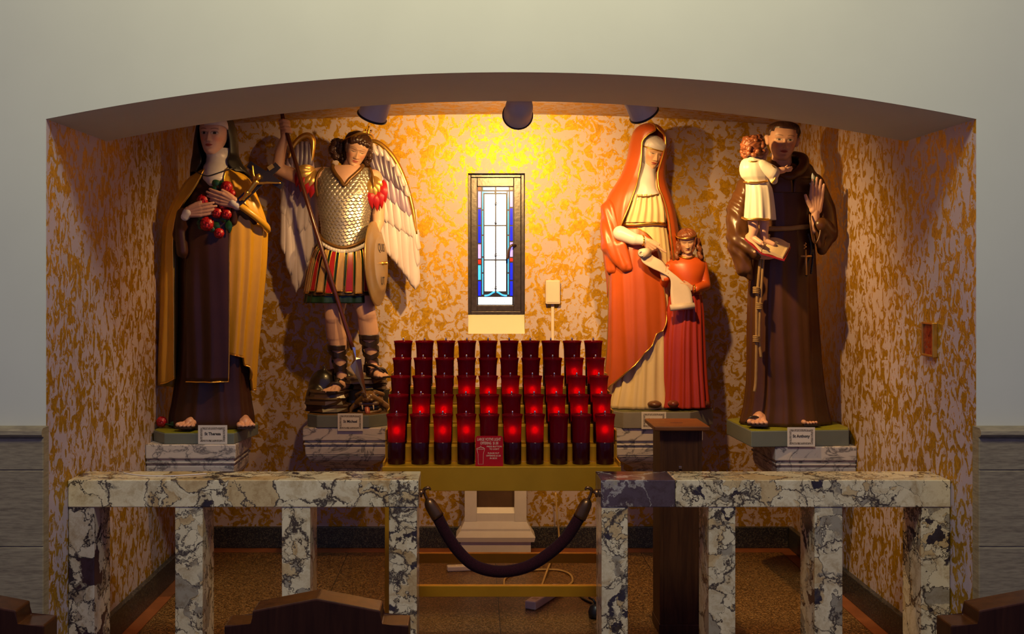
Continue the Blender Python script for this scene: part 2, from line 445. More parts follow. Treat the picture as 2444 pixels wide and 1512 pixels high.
pane(1152, 1182, 446, 454, G_SKY); pane(1184, 1215, 446, 454, G_VIO)
lc = [(G_RED, 446, 454), (G_VIO, 456, 496), (G_BLUE, 498, 537), (G_BLUE, 539, 580), (G_VIO, 582, 617), (G_RED, 619, 630), (G_SKY, 632, 668), (G_BLUE, 670, 706)]
rc = [(G_RED, 446, 454), (G_VIO, 456, 494), (G_BLUE, 496, 537), (G_BLUE, 539, 575), (G_VIO, 577, 613), (G_RED, 615, 624), (G_BLUE, 626, 668), (G_BLUE, 670, 706)]
for m_, a, b in lc: pane(1140.5, 1148.5, a, b, m_)
for m_, a, b in rc: pane(1216.5, 1224.5, a, b, m_)
# bottom scroll ornament of blue glass
for sgn in (-1, 1):
    pts = []
    for t in np.linspace(0, 1, 14):
        px = 1183 + sgn * (2 + 25 * t); py = 705 - 8.5 * math.exp(-(t * 2.3) ** 2)
        x, z = wp(px, py); pts.append((x, YG - 0.001, z))
    tube('scroll_pane', pts, 0.0055, G_SKY, win, 8)
M_INK = pm('dark glass paint', (0.02, 0.02, 0.05), 0.5)
pane(1141, 1223, 708, 727, G_WHITE, 'inscription_pane')
x, z = wp(1194, 713.5); text('lettering', 'MEMORY OF', 0.020, M_INK, win, (x, YG - 0.0005, z), sx=1.05)
x, z = wp(1196, 721.5); text('lettering', 'LA ANDREOSSI', 0.020, M_INK, win, (x, YG - 0.0005, z), sx=1.1)
# painted sprigs on the white glass
rnd = random.Random(4)
for (bx, by, n) in ((1183, 690, 6), (1183, 612, 6), (1183, 535, 5), (1183, 490, 4)):
    for k in range(n):
        a = R(90 + (k - (n - 1) / 2) * 27); L = rnd.uniform(10, 24)
        pts = []
        for t in np.linspace(0, 1, 6):
            px = bx + math.cos(a) * L * t * (1 + 0.3 * t); py = by - math.sin(a) * L * t + 5 * t * t
            xx, zz = wp(px, py); pts.append((xx, YG - 0.0012, zz))
        tube('painted_sprig', pts, [0.0012, 0.0016, 0.0014, 0.0012, 0.0009, 0.0005], M_LEAD, win, 5)
# lever handle
hx, hz = wp(1225, 586)
tube('handle', [(hx + 0.012, YG - 0.01, hz), (hx - 0.005, YG - 0.045, hz + 0.002), (hx - 0.022, YG - 0.05, hz - 0.01), (hx - 0.036, YG - 0.05, hz - 0.06), (hx - 0.040, YG - 0.05, hz - 0.085)],
     [0.010, 0.009, 0.008, 0.008, 0.009], pm('bronze lever', (0.10, 0.06, 0.05), 0.3, 0.6), win, 10, 14)

# ------------------------------------------------------------------ marble communion rails
RY0, RY1 = FPX / 570.0, FPX / 545.0
RZ1, RZ0 = CZ - (1145 - VY) / 570.0, CZ - (1210 - VY) / 570.0
def rail(label, x0, x1, posts, slabs):
    r = thing('marble_rail', label, 'altar rail', (x0, RY0, 0), 'marble rails')
    for a, b, m in slabs:
        a, b = (a - VX) / 570.0, (b - VX) / 570.0
        box('top_slab', max(a, x0) - x0 + 0.0004, min(b, x1) - x0 - 0.0004, 0, RY1 - RY0, RZ0, RZ1, m, r, 0.004)
    for a, b, m in posts:
        a, b = (a - VX) / 570.0 - x0, (b - VX) / 570.0 - x0
        box('post', max(a, 0.002), min(b, x1 - x0 - 0.002), 0.004, RY1 - RY0 - 0.004, 0.001, RZ0, m, r, 0.003)
    return r
MA, MB_, MC = M_MARBLE
rail('veined marble rail below the nun and the winged soldier', XL + 0.001, (999 - VX) / 570.0,
     [(150, 224, M_MARBLE_MX), (417, 483, MB_), (672, 740, MC), (928, 995, MA)], [(150, 999, MA)])
rail('veined marble rail below the friar, its corner slab dark violet', (1434 - VX) / 570.0, XR - 0.001,
     [(1436, 1499, MC), (1692, 1756, MA), (1945, 2012, MB_), (2200, 2290, MC)], [(1434, 1612, M_MARBLE_DK), (1612, 2290, MB_)])

# ------------------------------------------------------------------ velvet rope between the rails
rp = thing('barrier_rope', 'dark maroon velvet rope with brass ends hanging between the marble rails', 'rope', W(1210, 1370, 557))
def rl(px, py, d=0.0):
    w = W(px, py, 557) - rp.location; return (w.x, w.y - d, w.z)
def vel():
    q = N('maroon velvet'); v = q.coord(); n = q.noise(v, 200, 3)
    q.l(q.ramp(n.outputs[0], [(0.3, (0.014, 0.002, 0.003)), (0.7, (0.034, 0.005, 0.008))]), q.b.inputs['Base Color'])
    q.b.inputs['Roughness'].default_value = 0.95; q.b.inputs['Sheen Weight'].default_value = 0.04; q.b.inputs['Specular IOR Level'].default_value = 0.15; q.bump(n.outputs[0], 0.3, 0.002); return q.m
path = [(1043, 1230), (1065, 1272), (1092, 1312), (1128, 1346), (1170, 1361), (1215, 1362), (1262, 1350), (1308, 1322), (1350, 1284), (1384, 1232)]
tube('rope', [rl(*p) for p in path], [0.0255] * len(path), vel(), rp, 16, 60)
for pts in ([(1045, 1233), (1030, 1208), (1023, 1196), (1019, 1190)], [(1383, 1235), (1396, 1208), (1402, 1196), (1405, 1190)]):
    tube('end_cap', [rl(*p) for p in pts], [0.0285, 0.0270, 0.021, 0.009], M_BRASS_DK, rp, 16, 14)
for a, sg in (((1019, 1190), -1), ((1405, 1190), 1)):
    pts = [(a[0], a[1]), (a[0] + sg * 5, a[1] - 12), (a[0] + sg * 7, a[1] - 22), (a[0] - sg * 3, a[1] - 27), (a[0] - sg * 9, a[1] - 22)]
    hk = tube('snap_hook', [rl(*p) for p in pts], [0.007, 0.006, 0.007, 0.007, 0.004], M_BRASS_DK, rp, 8, 20)
    ex = (1003 if sg < 0 else 1426)
    tube('eye_plate', [rl(ex, 1176), rl(ex - sg * 6, 1176), rl(ex - sg * 7, 1177)], [0.018, 0.016, 0.006], M_BRASS_DK, rp, 12, 8)
# ================================================================== VOTIVE RACK AND LIGHTS
S5, S1 = 512.0, 467.6
PIT = 55.1 / S5                                   # column pitch
D5, D1 = FPX / S5, FPX / S1
ZB5 = CZ - 0.870                                  # base height of the front row
RISE = 0.0785; DSTEP = (D1 - D5) / 4
COLX = [(947 - VX) / S5 + PIT * i for i in range(10)]
rx0, rx1 = (913 - VX) / 520.0, (1482 - VX) / 520.0
YR0 = FPX / 521.0
rack = thing('votive_rack', 'brass votive candle rack with five rising steps and open legs', 'candle rack', ((rx0 + rx1) / 2, YR0, 0))
ox, oy = rack.location.x, rack.location.y
def rb(name, x0, x1, y0, y1, z0, z1, mat=M_BRASS, bev=0.002, parent=None):
    return box(name, x0 - ox, x1 - ox, y0 - oy, y1 - oy, z0, z1, mat, parent or rack, bev)
rb('front_beam', rx0, rx1, YR0, YR0 + 0.012, CZ - (1170 - VY) / 520.0, CZ - (1112 - VY) / 520.0)
for k in range(5):
    y0 = D5 + (k - 0.5) * DSTEP if k else YR0 + 0.012
    y1 = D5 + (k + 0.5) * DSTEP
    z = ZB5 + k * RISE
    rb('step', rx0 + 0.008, rx1 - 0.008, y0, y1, z - 0.006, z)
    if k: rb('riser', rx0 + 0.008, rx1 - 0.008, y0, y0 + 0.005, z - RISE, z - 0.006)
# stepped side panels with screws
for sx, (xa, xb) in ((-1, (rx0 + 0.001, rx0 + 0.008)), (1, (rx1 - 0.008, rx1 - 0.001))):
    pts = [(YR0 + 0.012, ZB5 - 0.11)]
    for k in range(5):
        y0 = D5 + (k - 0.5) * DSTEP if k else YR0 + 0.012
        z = ZB5 + k * RISE
        pts += [(y0, z + 0.018 + (0.05 if k else 0)), (D5 + (k + 0.5) * DSTEP, z + 0.018 + (0.05 if k else 0))]
    pts.append((D5 + 4.5 * DSTEP, ZB5 - 0.11))
    sp = prism('side_panel', [(y - oy, z) for y, z in pts], 'x', xa - ox, xb - ox, M_BRASS, rack)
    for k in range(5):
        V, F = sphere_data((0.5 * (xa + xb) - ox, (D5 + (k - 0.5) * DSTEP if k else YR0 + .012) - oy - 0.001, ZB5 + k * RISE + (0.02 if k else 0.0)), (0.004, 0.003, 0.004), 10, 8)
        mesh('screw', V, F, M_BRASS_DK, sp, True)
YRB = D5 + 4.5 * DSTEP
for xa in (rx0 + 0.01, rx1 - 0.04):
    rb('leg', xa, xa + 0.03, YR0 + 0.013, YR0 + 0.043, 0.001, ZB5 - 0.006)
    rb('leg', xa, xa + 0.03, YRB - 0.03, YRB, 0.001, ZB5 + 4 * RISE - 0.006)
    rb('side_bar', xa + 0.002, xa + 0.028, YR0 + 0.043, YRB - 0.03, CZ - 764 / 520.0, CZ - 740 / 520.0)
rb('cross_bar', rx0 + 0.04, rx1 - 0.04, YR0 + 0.013, YR0 + 0.043, CZ - 764 / 520.0, CZ - 738 / 520.0)
rb('cross_bar', rx0 + 0.04, rx1 - 0.04, YRB - 0.03, YRB, CZ - 764 / 520.0, CZ - 738 / 520.0)

def red_glass():
    q = N('ruby votive glass'); t = q.t
    q.b.inputs['Roughness'].default_value = 0.12
    no = q.noise(q.coord((1, 1, 0.4)), 18, 2)
    q.l(q.ramp(no.outputs[0], [(0.3, (0.24, 0.003, 0.010)), (0.7, (0.30, 0.004, 0.013))]), q.b.inputs['Base Color'])
    tl = q.n('ShaderNodeBsdfTranslucent'); tl.inputs[0].default_value = (0.55, 0.004, 0.010, 1)
    tr = q.n('ShaderNodeBsdfTransparent'); tr.inputs[0].default_value = (0.60, 0.006, 0.016, 1)
    m1 = q.n('ShaderNodeMixShader'); m1.inputs[0].default_value = 0.45; q.l(q.b.outputs[0], m1.inputs[1]); q.l(tl.outputs[0], m1.inputs[2])
    m2 = q.n('ShaderNodeMixShader'); m2.inputs[0].default_value = 0.42; q.l(m1.outputs[0], m2.inputs[1]); q.l(tr.outputs[0], m2.inputs[2])
    q.l(m2.outputs[0], q.out.inputs[0]); return q.m
M_RGLASS = red_glass()
M_CUP = pm('dark ruby candle cup', (0.028, 0.002, 0.003), 0.18, var=0.2, spec=0.25)
M_LIDR = pm('ruby lid', (0.14, 0.004, 0.008), 0.12, var=0.1)
def bulb(name, col, st):
    q = N(name); q.b.inputs['Base Color'].default_value = (*col, 1); q.b.inputs['Emission Color'].default_value = (*col, 1)
    q.b.inputs['Emission Strength'].default_value = st; q.b.inputs['Roughness'].default_value = 0.3
    return q.m
M_BULB = bulb('glowing flame bulb', (1.0, 0.04, 0.02), 5.0)
def glow_volume():
    q = N('red flame glow'); q.t.nodes.remove(q.b)
    tc = q.n('ShaderNodeTexCoord'); ln = q.n('ShaderNodeVectorMath', operation='LENGTH'); q.l(tc.outputs['Object'], ln.inputs[0])
    mr = q.n('ShaderNodeMapRange'); mr.inputs[1].default_value = 0.0; mr.inputs[2].default_value = 1.0; mr.inputs[3].default_value = 1.0; mr.inputs[4].default_value = 0.0
    q.l(ln.outputs['Value'], mr.inputs[0])
    pw_ = q.n('ShaderNodeMath', operation='POWER'); q.l(mr.outputs[0], pw_.inputs[0]); pw_.inputs[1].default_value = 2.2
    ml = q.n('ShaderNodeMath', operation='MULTIPLY'); q.l(pw_.outputs[0], ml.inputs[0]); ml.inputs[1].default_value = 620.0
    em = q.n('ShaderNodeEmission'); em.inputs[0].default_value = (1.0, 0.012, 0.006, 1); q.l(ml.outputs[0], em.inputs[1])
    q.l(em.outputs[0], q.out.inputs['Volume']); return q.m
M_GLOW = glow_volume()
me_glow = bpy.data.meshes.new('votive'); _v, _f = sphere_data((0, 0, 0), 1.0, 16, 10); me_glow.from_pydata(_v, [], _f); me_glow.materials.append(M_GLOW)
M_BULB_OFF = pm('unlit flame bulb', (0.25, 0.05, 0.04), 0.3)
CH = 0.229
def me_of(V, F, mat, smooth=True):
    me = bpy.data.meshes.new('votive'); me.from_pydata([tuple(v) for v in V], [], [tuple(f) for f in F]); me.materials.append(mat)
    me.polygons.foreach_set('use_smooth', [smooth] * len(me.polygons)); me.update(); return me
me_cup = me_of(*lathe_data([(0.0385, 0), (0.041, 0.004), (0.0415, 0.098), (0.040, 0.104)], 24), M_CUP)
gl = [(0.0405, 0.100), (0.0412, 0.14), (0.0425, 0.18), (0.0440, 0.205), (0.0465, 0.219), (0.0487, 0.2275), (0.0487, 0.229), (0.0475, 0.229), (0.0450, 0.218), (0.0425, 0.203), (0.0405, 0.16), (0.039, 0.104)]
V, F = lathe_data(gl, 28, False); n = 28; m = len(gl)
me_glass = me_of(V, F, M_RGLASS)
me_lid = me_of(*lathe_data([(0.0455, 0.2185), (0.0460, 0.222), (0.030, 0.2235), (0.006, 0.225)], 24), M_LIDR)
me_pin = me_of(*lathe_data([(0.0042, 0.2245), (0.0042, 0.243), (0.0030, 0.2455)], 10), M_STEEL)
me_bulb = me_of(*lathe_data([(0.002, 0.146), (0.008, 0.149), (0.0118, 0.155), (0.0125, 0.161), (0.0105, 0.169), (0.006, 0.176), (0.001, 0.180)], 12), M_BULB)
me_bulb0 = me_of(*lathe_data([(0.002, 0.146), (0.008, 0.149), (0.0118, 0.155), (0.0125, 0.161), (0.0105, 0.169), (0.006, 0.176), (0.001, 0.180)], 12), M_BULB_OFF)
LIT = {4: (), 3: (8, 9), 2: (3, 4, 5, 6, 7, 8, 9), 1: (1, 2, 4, 6, 7, 8, 9), 0: (0, 2, 3, 5, 6, 9)}
ORD = ['end one beside the winged soldier'] + ['%s from the winged soldier end' % w for w in 'second third fourth fifth'.split()] + ['%s from the veiled woman end' % w for w in 'fifth fourth third second'.split()] + ['end one beside the veiled woman']
STEPN = ['front', 'second', 'middle', 'fourth', 'back']
rnd = random.Random(8)
for k in range(5):
    for i in range(10):
        lit = i in LIT[k]
        v = thing('votive_light', '%s red votive light on the %s step, %s' % ('glowing' if lit else 'unlit', STEPN[k], ORD[i]), 'votive light',
                  (COLX[i] + rnd.uniform(-.002, .002), D5 + k * DSTEP, ZB5 + k * RISE + 0.0003), 'votive lights on the brass rack', rnd.uniform(0, 6))
        for nm, me in (('cup', me_cup), ('glass', me_glass), ('lid', me_lid), ('push_button', me_pin), ('flame_bulb', me_bulb if lit else me_bulb0)):
            o = bpy.data.objects.new(nm, me); COL.objects.link(o); o.parent = v
            if nm == 'flame_bulb': o.location.z = -0.018
            if nm == 'flame_bulb' and lit:
                dz_ = rnd.uniform(-0.010, -0.001); o.location.z = dz_
                g_ = bpy.data.objects.new('flame_glow', me_glow); COL.objects.link(g_); g_.parent = o
                g_.location = (0, 0, 0.163); g_.scale = (0.031, 0.031, 0.036)

# offering sign standing on the front tray
sg = thing('offering_sign', 'red card sign with gold lettering about the votive light offering', 'sign', W(1168, 1110, 523))
sg.location.y = YR0 + 0.016; sg.location.z = ZB5 + 0.0005
u = 1 / 520.0
M_SIGN = pm('red sign card', (0.40, 0.004, 0.008), 0.5, var=0.08, spec=0.2)
M_SIGNTXT = pm('pale gold print', (0.75, 0.55, 0.33), 0.5, var=0.05)
def sxz(px, py): return ((px - 1168) * u, (1109.5 - py) * u)
prism('card', [(-33 * u, 0), (33 * u, 0), (33 * u, 68 * u), (29 * u, 72 * u), (-29 * u, 72 * u), (-33 * u, 68 * u)], 'y', 0, 0.003, M_SIGN, sg)
for s_, px, py, size, sx in (('LARGE VOTIVE LIGHT', 1167.5, 1046, 8.4, 0.60), ('OFFERING  $1.00', 1168, 1055, 8.4, 0.60), ('PRESS BUTTON', 1180, 1063, 4.6, 1.0),
                         ('TO LIGHT', 1180, 1069, 4.6, 1.0), ('PLEASE PUT', 1178, 1079, 4.6, 1.0), ('OFFERING $1.00', 1178, 1085, 4.6, 0.92), ('IN BOX', 1178, 1091, 4.6, 1.0)):
    x, z = sxz(px, py); text('lettering', s_, size * u * 1.15, M_SIGNTXT, sg, (x, -0.0004, z), sx=sx)
ol = [(1138, 1068), (1139, 1067), (1144, 1065.5), (1146.5, 1064), (1147, 1062), (1148, 1061.5), (1149, 1062.5), (1149.5, 1064.5), (1155, 1066), (1157, 1068), (1154, 1080), (1153.5, 1105), (1141.5, 1105), (1141.2, 1080), (1138, 1068)]
tube('candle_outline', [(sxz(*p)[0], -0.0005, sxz(*p)[1]) for p in ol], 0.0007, M_SIGNTXT, sg, 5)
tube('candle_outline', [(sxz(1147.5 + 9.5 * math.cos(a), 1068 + 1.8 * math.sin(a))[0], -0.0005, sxz(0, 1068 + 1.8 * math.sin(a))[1]) for a in np.linspace(0, 6.28, 20)], 0.0006, M_SIGNTXT, sg, 5)

# ================================================================== OTHER PROPS
# wooden offering box on the floor
bs = 503.0
bx = thing('offering_box', 'tall brown wooden box stand with flat reddish lid', 'box stand', W(1622, 1500, bs)); bx.location.z = 0
bxz = CZ - (1025 - VY) / bs
w0, w1 = (1577 - 1622) / bs - 0.004, (1676 - 1622) / bs
bd = 0.20
box('front_panel', w0 + 0.016, w1 - 0.016, 0.004, 0.02, 0.03, bxz, M_WOODBOX, bx)
for a, b in ((w0, w0 + 0.018), (w1 - 0.018, w1)): box('side_panel', a, b, 0.0, bd, 0.001, bxz, M_WOODBOX, bx, 0.002)
box('back_panel', w0 + 0.016, w1 - 0.016, bd - 0.02, bd - 0.002, 0.03, bxz, M_WOODBOX, bx)
box('plinth', w0 - 0.004, w1 + 0.004, -0.006, bd + 0.006, 0.001, 0.05, M_WOODBOX, bx, 0.004)
box('lid', (1566 - 1622) / bs - 0.015, (1688 - 1622) / bs + 0.004, -0.045, bd + 0.05, bxz, bxz + 0.022, M_WOODLID, bx, 0.005)
box('coin_slot', -0.03, 0.03, 0.08, 0.09, bxz + 0.0215, bxz + 0.0228, M_BLACK, bx)
box('latch', -0.004, 0.010, -0.004, 0.006, CZ - (1118 - VY) / bs, CZ - (1112 - VY) / bs, M_STEEL, bx, 0.001)

# white classical pedestal against the back wall
ps = 391.0
pe = thing('white_pedestal', 'white moulded pedestal with brown panel standing below the window', 'pedestal', W(1183, 1315, ps)); pe.location.z = 0.0006
pyb = YB - 0.034 - pe.location.y
def pz(py): return CZ - (py - VY) / ps
def pw(px): return (px - 1183) / ps
def ring(name, hw0, hw1, z0, z1, f0, f1, mat=M_WHITE):
    """tapered block, back against the wall"""
    V = [(-hw0, f0, z0), (hw0, f0, z0), (hw0, pyb, z0), (-hw0, pyb, z0), (-hw1, f1, z1), (hw1, f1, z1), (hw1, pyb, z1), (-hw1, pyb, z1)]
    return mesh(name, V, [(0, 3, 2, 1), (4, 5, 6, 7), (0, 1, 5, 4), (1, 2, 6, 5), (2, 3, 7, 6), (3, 0, 4, 7)], mat, pe)
h = lambda px: (px - 1090) / 2 / ps
ring('plinth', 0.215, 0.215, 0.0, pz(1292), 0.0, 0.0)
ring('plinth_cap', 0.235, 0.242, pz(1292), pz(1281), -0.012, -0.018)
ring('base_moulding', 0.242, 0.218, pz(1281), pz(1268), -0.018, -0.004)
ring('base_moulding', 0.212, 0.212, pz(1268), pz(1262), 0.0, 0.0)
ring('base_moulding', 0.212, 0.192, pz(1262), pz(1246), 0.0, 0.014)
SH = 0.190
zt = CZ - (1020 - VY) / ps
for a, b in ((-SH, -0.115), (0.115, SH)): box('shaft_stile', a, b, 0.016, pyb, pz(1246), zt, M_WHITE, pe, 0.003)
box('shaft_rail', -0.115, 0.115, 0.018, pyb, pz(1246), pz(1226), M_WHITE, pe)
prism('panel_bevel', [(0.018, pz(1226)), (0.045, pz(1214)), (0.10, pz(1214)), (0.10, pz(1226))], 'x', -0.115, 0.115, M_WHITE, pe)
box('panel', -0.115, 0.115, 0.050, pyb, pz(1226), zt, pm('brown panel', (0.10, 0.052, 0.022), 0.5), pe)
ring('capital', 0.20, 0.24, zt, zt + 0.05, 0.006, -0.02)

# junction box and conduit on the back wall
jb = thing('junction_box', 'cream electrical box with a thin conduit on the papered wall beside the window', 'electrical box', W(1319, 725, 381)); jb.location.y = YB
box('housing', -17.5 / 381, 17.5 / 381, -0.045, 0, 0.0, 57 / 381, M_PLASTIC, jb, 0.006)
box('conduit', -3.5 / 381, 4.0 / 381, -0.014, 0, CZ - (1150 - VY) / 381 - jb.location.z, 0.0, M_PLASTIC, jb, 0.003)
box('cover_plate', -15 / 381, 15 / 381, -0.048, -0.045, 4 / 381, 54 / 381, M_PLASTIC, jb, 0.002)

# cables and power strips on the alcove floor
def cable(label, pts, r, mat, group=None):
    V, F = tube_data(pts, r, 8, 48); o = mesh('power_cable', V, F, mat, None, True); tag(o, label, 'cable', group); return o
def fl(px, py, h=0.0):
    s = (py - VY) / CZ; return ((px - VX) / s, FPX / s, h)
M_CORD = pm('yellowed cord', (0.50, 0.34, 0.14), 0.5, var=0.08)
y_ = YB - 0.04
wl = lambda px, py: ((px - VX) / 381.0, y_ - 0.012, CZ + (VY - py) / 381.0)
cable('cream cord hanging down the wall behind the rack', [wl(1325, 1172), wl(1329, 1230), wl(1333, 1285), fl(1320, 1330, .008), fl(1308, 1364, .021), fl(1298, 1385, .006), fl(1293, 1400, .006)], 0.006, M_CORD)
cable('cream cord looped on the terrazzo floor near the power strip', [fl(1203, 1400, .006), fl(1206, 1382, .006), fl(1235, 1368, .006), fl(1278, 1362, .006), fl(1330, 1362, .006), fl(1360, 1372, .006), fl(1366, 1390, .006), fl(1350, 1402, .006)], 0.006, M_CORD)
cable('black cord running to the round plug beside the marble post', [fl(1380, 1416, .006), fl(1388, 1426, .006), fl(1395, 1432, .006), fl(1416, 1442, .006), fl(1430, 1448, .006)], 0.006, M_BLACK)
def strip(label, c, ang, L, wdt, hgt, mat):
    r = thing('power_strip', label, 'power strip', fl(*c), 'power strips', ang); r.location.z = 0.0005
    box('housing', -L / 2, L / 2, -wdt / 2, wdt / 2, 0, hgt, mat, r, 0.006)
    for k in range(5):
        x = -L / 2 + L * (k + 1) / 6
        box('socket', x - 0.014, x + 0.014, -0.014, 0.014, hgt, hgt + 0.001, M_PLASTIC if mat is not M_PLASTIC else pm('tan socket', (0.45, 0.33, 0.2), 0.5), r)
    return r
strip('beige power strip lying slantwise on the terrazzo in front of the rack', (1300, 1432), R(62), 0.36, 0.062, 0.042, M_PLASTIC)
strip('white power strip lying near the white pedestal', (1112, 1360), R(8), 0.22, 0.05, 0.03, M_WHITE)
pl = thing('round_plug', 'black round plug on the floor beside the marble post', 'plug', fl(1422, 1473)); pl.location.z = 0.001
lathe('plug_body', [(0.02, 0), (0.036, 0.004), (0.038, 0.03), (0.028, 0.06), (0.012, 0.07)], M_BLACK, pl, 20)
tube('cord_end', [(0, 0, 0.06), (-0.01, 0.0, 0.085), (-0.03, 0.03, 0.09)], 0.006, M_BLACK, pl, 8, 10)
# thin white wire lying on the rail
wr = mesh('loose_wire', *tube_data([((px - VX) / 558.0, FPX / 558.0 + dy, RZ1 + 0.003) for px, dy in ((283, 0.06), (310, 0.02), (345, -0.01), (395, -0.02), (440, 0.0), (488, 0.035))], 0.0022, 6, 30), M_WHITE, None, True)
tag(wr, 'thin white wire lying along the top of the marble rail', 'wire')

# small gilt wall recess picture on the right wall
sA = 565.0
ic = thing('wall_plaque', 'small gilt framed red panel set in the papered wall near the friar', 'wall plaque', (XR, FPX / 554.0, CZ - (855 - VY) / 560.0))
hh = 0.150; yy0, yy1 = -(FPX / 551.0 - FPX / 566.0) * 1.0, (FPX / 551.0 - FPX / 566.0) * 0.0
L_ = 0.125
M_ICON = N('red enamel panel'); v = M_ICON.coord(); n_ = M_ICON.noise(v, 22, 4, 0.6, 1.0)
M_ICON.l(M_ICON.ramp(n_.outputs[0], [(0.35, (0.01, 0.004, 0.004)), (0.5, (0.22, 0.02, 0.006)), (0.62, (0.30, 0.05, 0.01)), (0.7, (0.03, 0.06, 0.06))]), M_ICON.b.inputs['Base Color'])
M_ICON.b.inputs['Roughness'].default_value = 0.2
box('picture_panel', -0.012, 0, 0.008, L_ - 0.008, 0.008, hh - 0.008, M_ICON.m, ic)
for nm, a, b, c, d in (('frame_side', 0, 0.012, 0, hh), ('frame_side', L_ - 0.012, L_, 0, hh), ('frame_rail', 0.012, L_ - 0.012, 0, 0.010), ('frame_rail', 0.012, L_ - 0.012, hh - 0.010, hh)):
    box(nm, -0.022, 0, a, b, c, d, M_GOLD, ic, 0.003)

# three kneeler backs in front of the alcove
def kneeler(cx, label):
    s = 1000.0
    r = thing('wooden_chair', label, 'chair', W(cx, 1440, s), 'dark wooden chairs in front of the alcove'); r.location.z = 0
    Z = lambda py: CZ - (py - VY) / s
    u_ = 1 / s
    wv = [(-220, 1492), (-220, 1750), (220, 1750), (220, 1492), (153, 1492), (153, 1457), (0, 1428), (-153, 1457), (-153, 1492)]
    prism('backrest', [(x * u_, Z(y)) for x, y in wv], 'y', 0, 0.085, M_PEW, r, 0.004)
    box('seat', -0.21, 0.21, -0.02 - 0.40, -0.001, 0.42, 0.45, M_PEW, r, 0.005)
    for xx in (-0.20, 0.16):
        box('leg', xx, xx + 0.04, -0.40, -0.36, 0.001, 0.42, M_PEW, r, 0.003)
        box('leg', xx, xx + 0.04, 0.02, 0.06, 0.001, Z(1750), M_PEW, r, 0.003)
kneeler(755, 'dark wooden chair with gabled back in front of the votive rack and rail gap')
kneeler(-115, 'dark wooden chair with gabled back in front of the nun statue')
kneeler(2490, 'dark wooden chair with gabled back in front of the friar statue')

# ------------------------------------------------------------------ spot lamps under the alcove ceiling
M_LAMP = pm('grey enamel lamp shade', (0.62, 0.60, 0.60), 0.5, var=0.06)
def lamp(px, py, s, aim, energy, label, size=155, blend=0.9):
    p = W(px, py, s); ztop = CZ + 1.0
    r = thing('spot_lamp', label, 'spot lamp', p, 'spot lamps under the alcove ceiling')
    d = (Vector(aim) - p).normalized(); qd = d.to_track_quat('-Z', 'Y').to_matrix()
    prof = [(0.0005, 0.106), (0.012, 0.105), (0.040, 0.098), (0.060, 0.072), (0.067, 0.035), (0.068, 0.0), (0.071, -0.060), (0.075, -0.066), (0.071, -0.068), (0.068, -0.060), (0.064, 0.0), (0.062, 0.035), (0.054, 0.068), (0.034, 0.090), (0.010, 0.096)]
    V, F = lathe_data(prof, 32, False)
    mesh('shade', [qd @ Vector(v) for v in V], F, M_LAMP, r, True)
    V, F = lathe_data([(0.0725, -0.059), (0.0765, -0.062), (0.0765, -0.069), (0.0705, -0.070)], 32, False)
    mesh('rim', [qd @ Vector(v) for v in V], F, M_BLACK, r, True)
    V, F = lathe_data([(0.008, 0.080), (0.022, 0.070), (0.030, 0.045), (0.024, 0.030), (0.004, 0.024)], 16, True)
    mesh('lamp_bulb', [qd @ Vector(v) for v in V], F, bulb('amber lamp bulb', (1.0, 0.55, 0.12), 3.0) if 'amber lamp bulb' not in bpy.data.materials else bpy.data.materials['amber lamp bulb'], r, True)
    top = qd @ Vector((0, 0, 0.10))
    tube('stem', [top, (top.x * 0.5, top.y * 0.5, 0.5 * (top.z + ztop - p.z)), (0, 0, ztop - p.z + 0.01)], 0.010, M_LAMP, r, 10, 10)
    l = bpy.data.lights.new('spot_lamp_light', 'SPOT'); l.energy = energy; l.color = (1.0, 0.58, 0.19); l.spot_size = R(size); l.spot_blend = blend; l.shadow_soft_size = 0.028
    lo = bpy.data.objects.new('spot_lamp_light', l); COL.objects.link(lo); lo.parent = r
    lo.matrix_local = qd.to_4x4(); lo.location = d * 0.0
    return r
lamp(898, 250, 490, (-1.12, 6.12, 1.05), 60, 'grey spot lamp above the winged soldier, tilted towards the nun', 150)
lamp(1238, 262, 490, (0.16, 6.84, 2.1), 210, 'grey spot lamp hanging in front of the stained glass window', 118)
lamp(1525, 246, 490, (1.55, 6.1, 1.35), 112, 'grey spot lamp above the veiled woman, tilted towards the friar', 150)
# ================================================================== STATUE TOOLKIT
def pch(xs, ys, x):
    """smooth monotone-ish interpolation (PCHIP)"""
    xs = np.asarray(xs, float); ys = np.asarray(ys, float); x = np.clip(x, xs[0], xs[-1])
    if len(xs) == 2: return np.interp(x, xs, ys)
    h = np.diff(xs); dl = np.diff(ys) / h; d = np.zeros_like(ys)
    for i in range(1, len(xs) - 1):
        if dl[i - 1] * dl[i] > 0:
            w1, w2 = 2 * h[i] + h[i - 1], h[i] + 2 * h[i - 1]
            d[i] = (w1 + w2) / (w1 / dl[i - 1] + w2 / dl[i])
    d[0], d[-1] = dl[0], dl[-1]
    k = np.clip(np.searchsorted(xs, x, side='right') - 1, 0, len(xs) - 2)
    t = (x - xs[k]) / h[k]
    return ((1 + 2 * t) * (1 - t) ** 2 * ys[k] + t * (1 - t) ** 2 * h[k] * d[k] + t * t * (3 - 2 * t) * ys[k + 1] + t * t * (t - 1) * h[k] * d[k + 1])

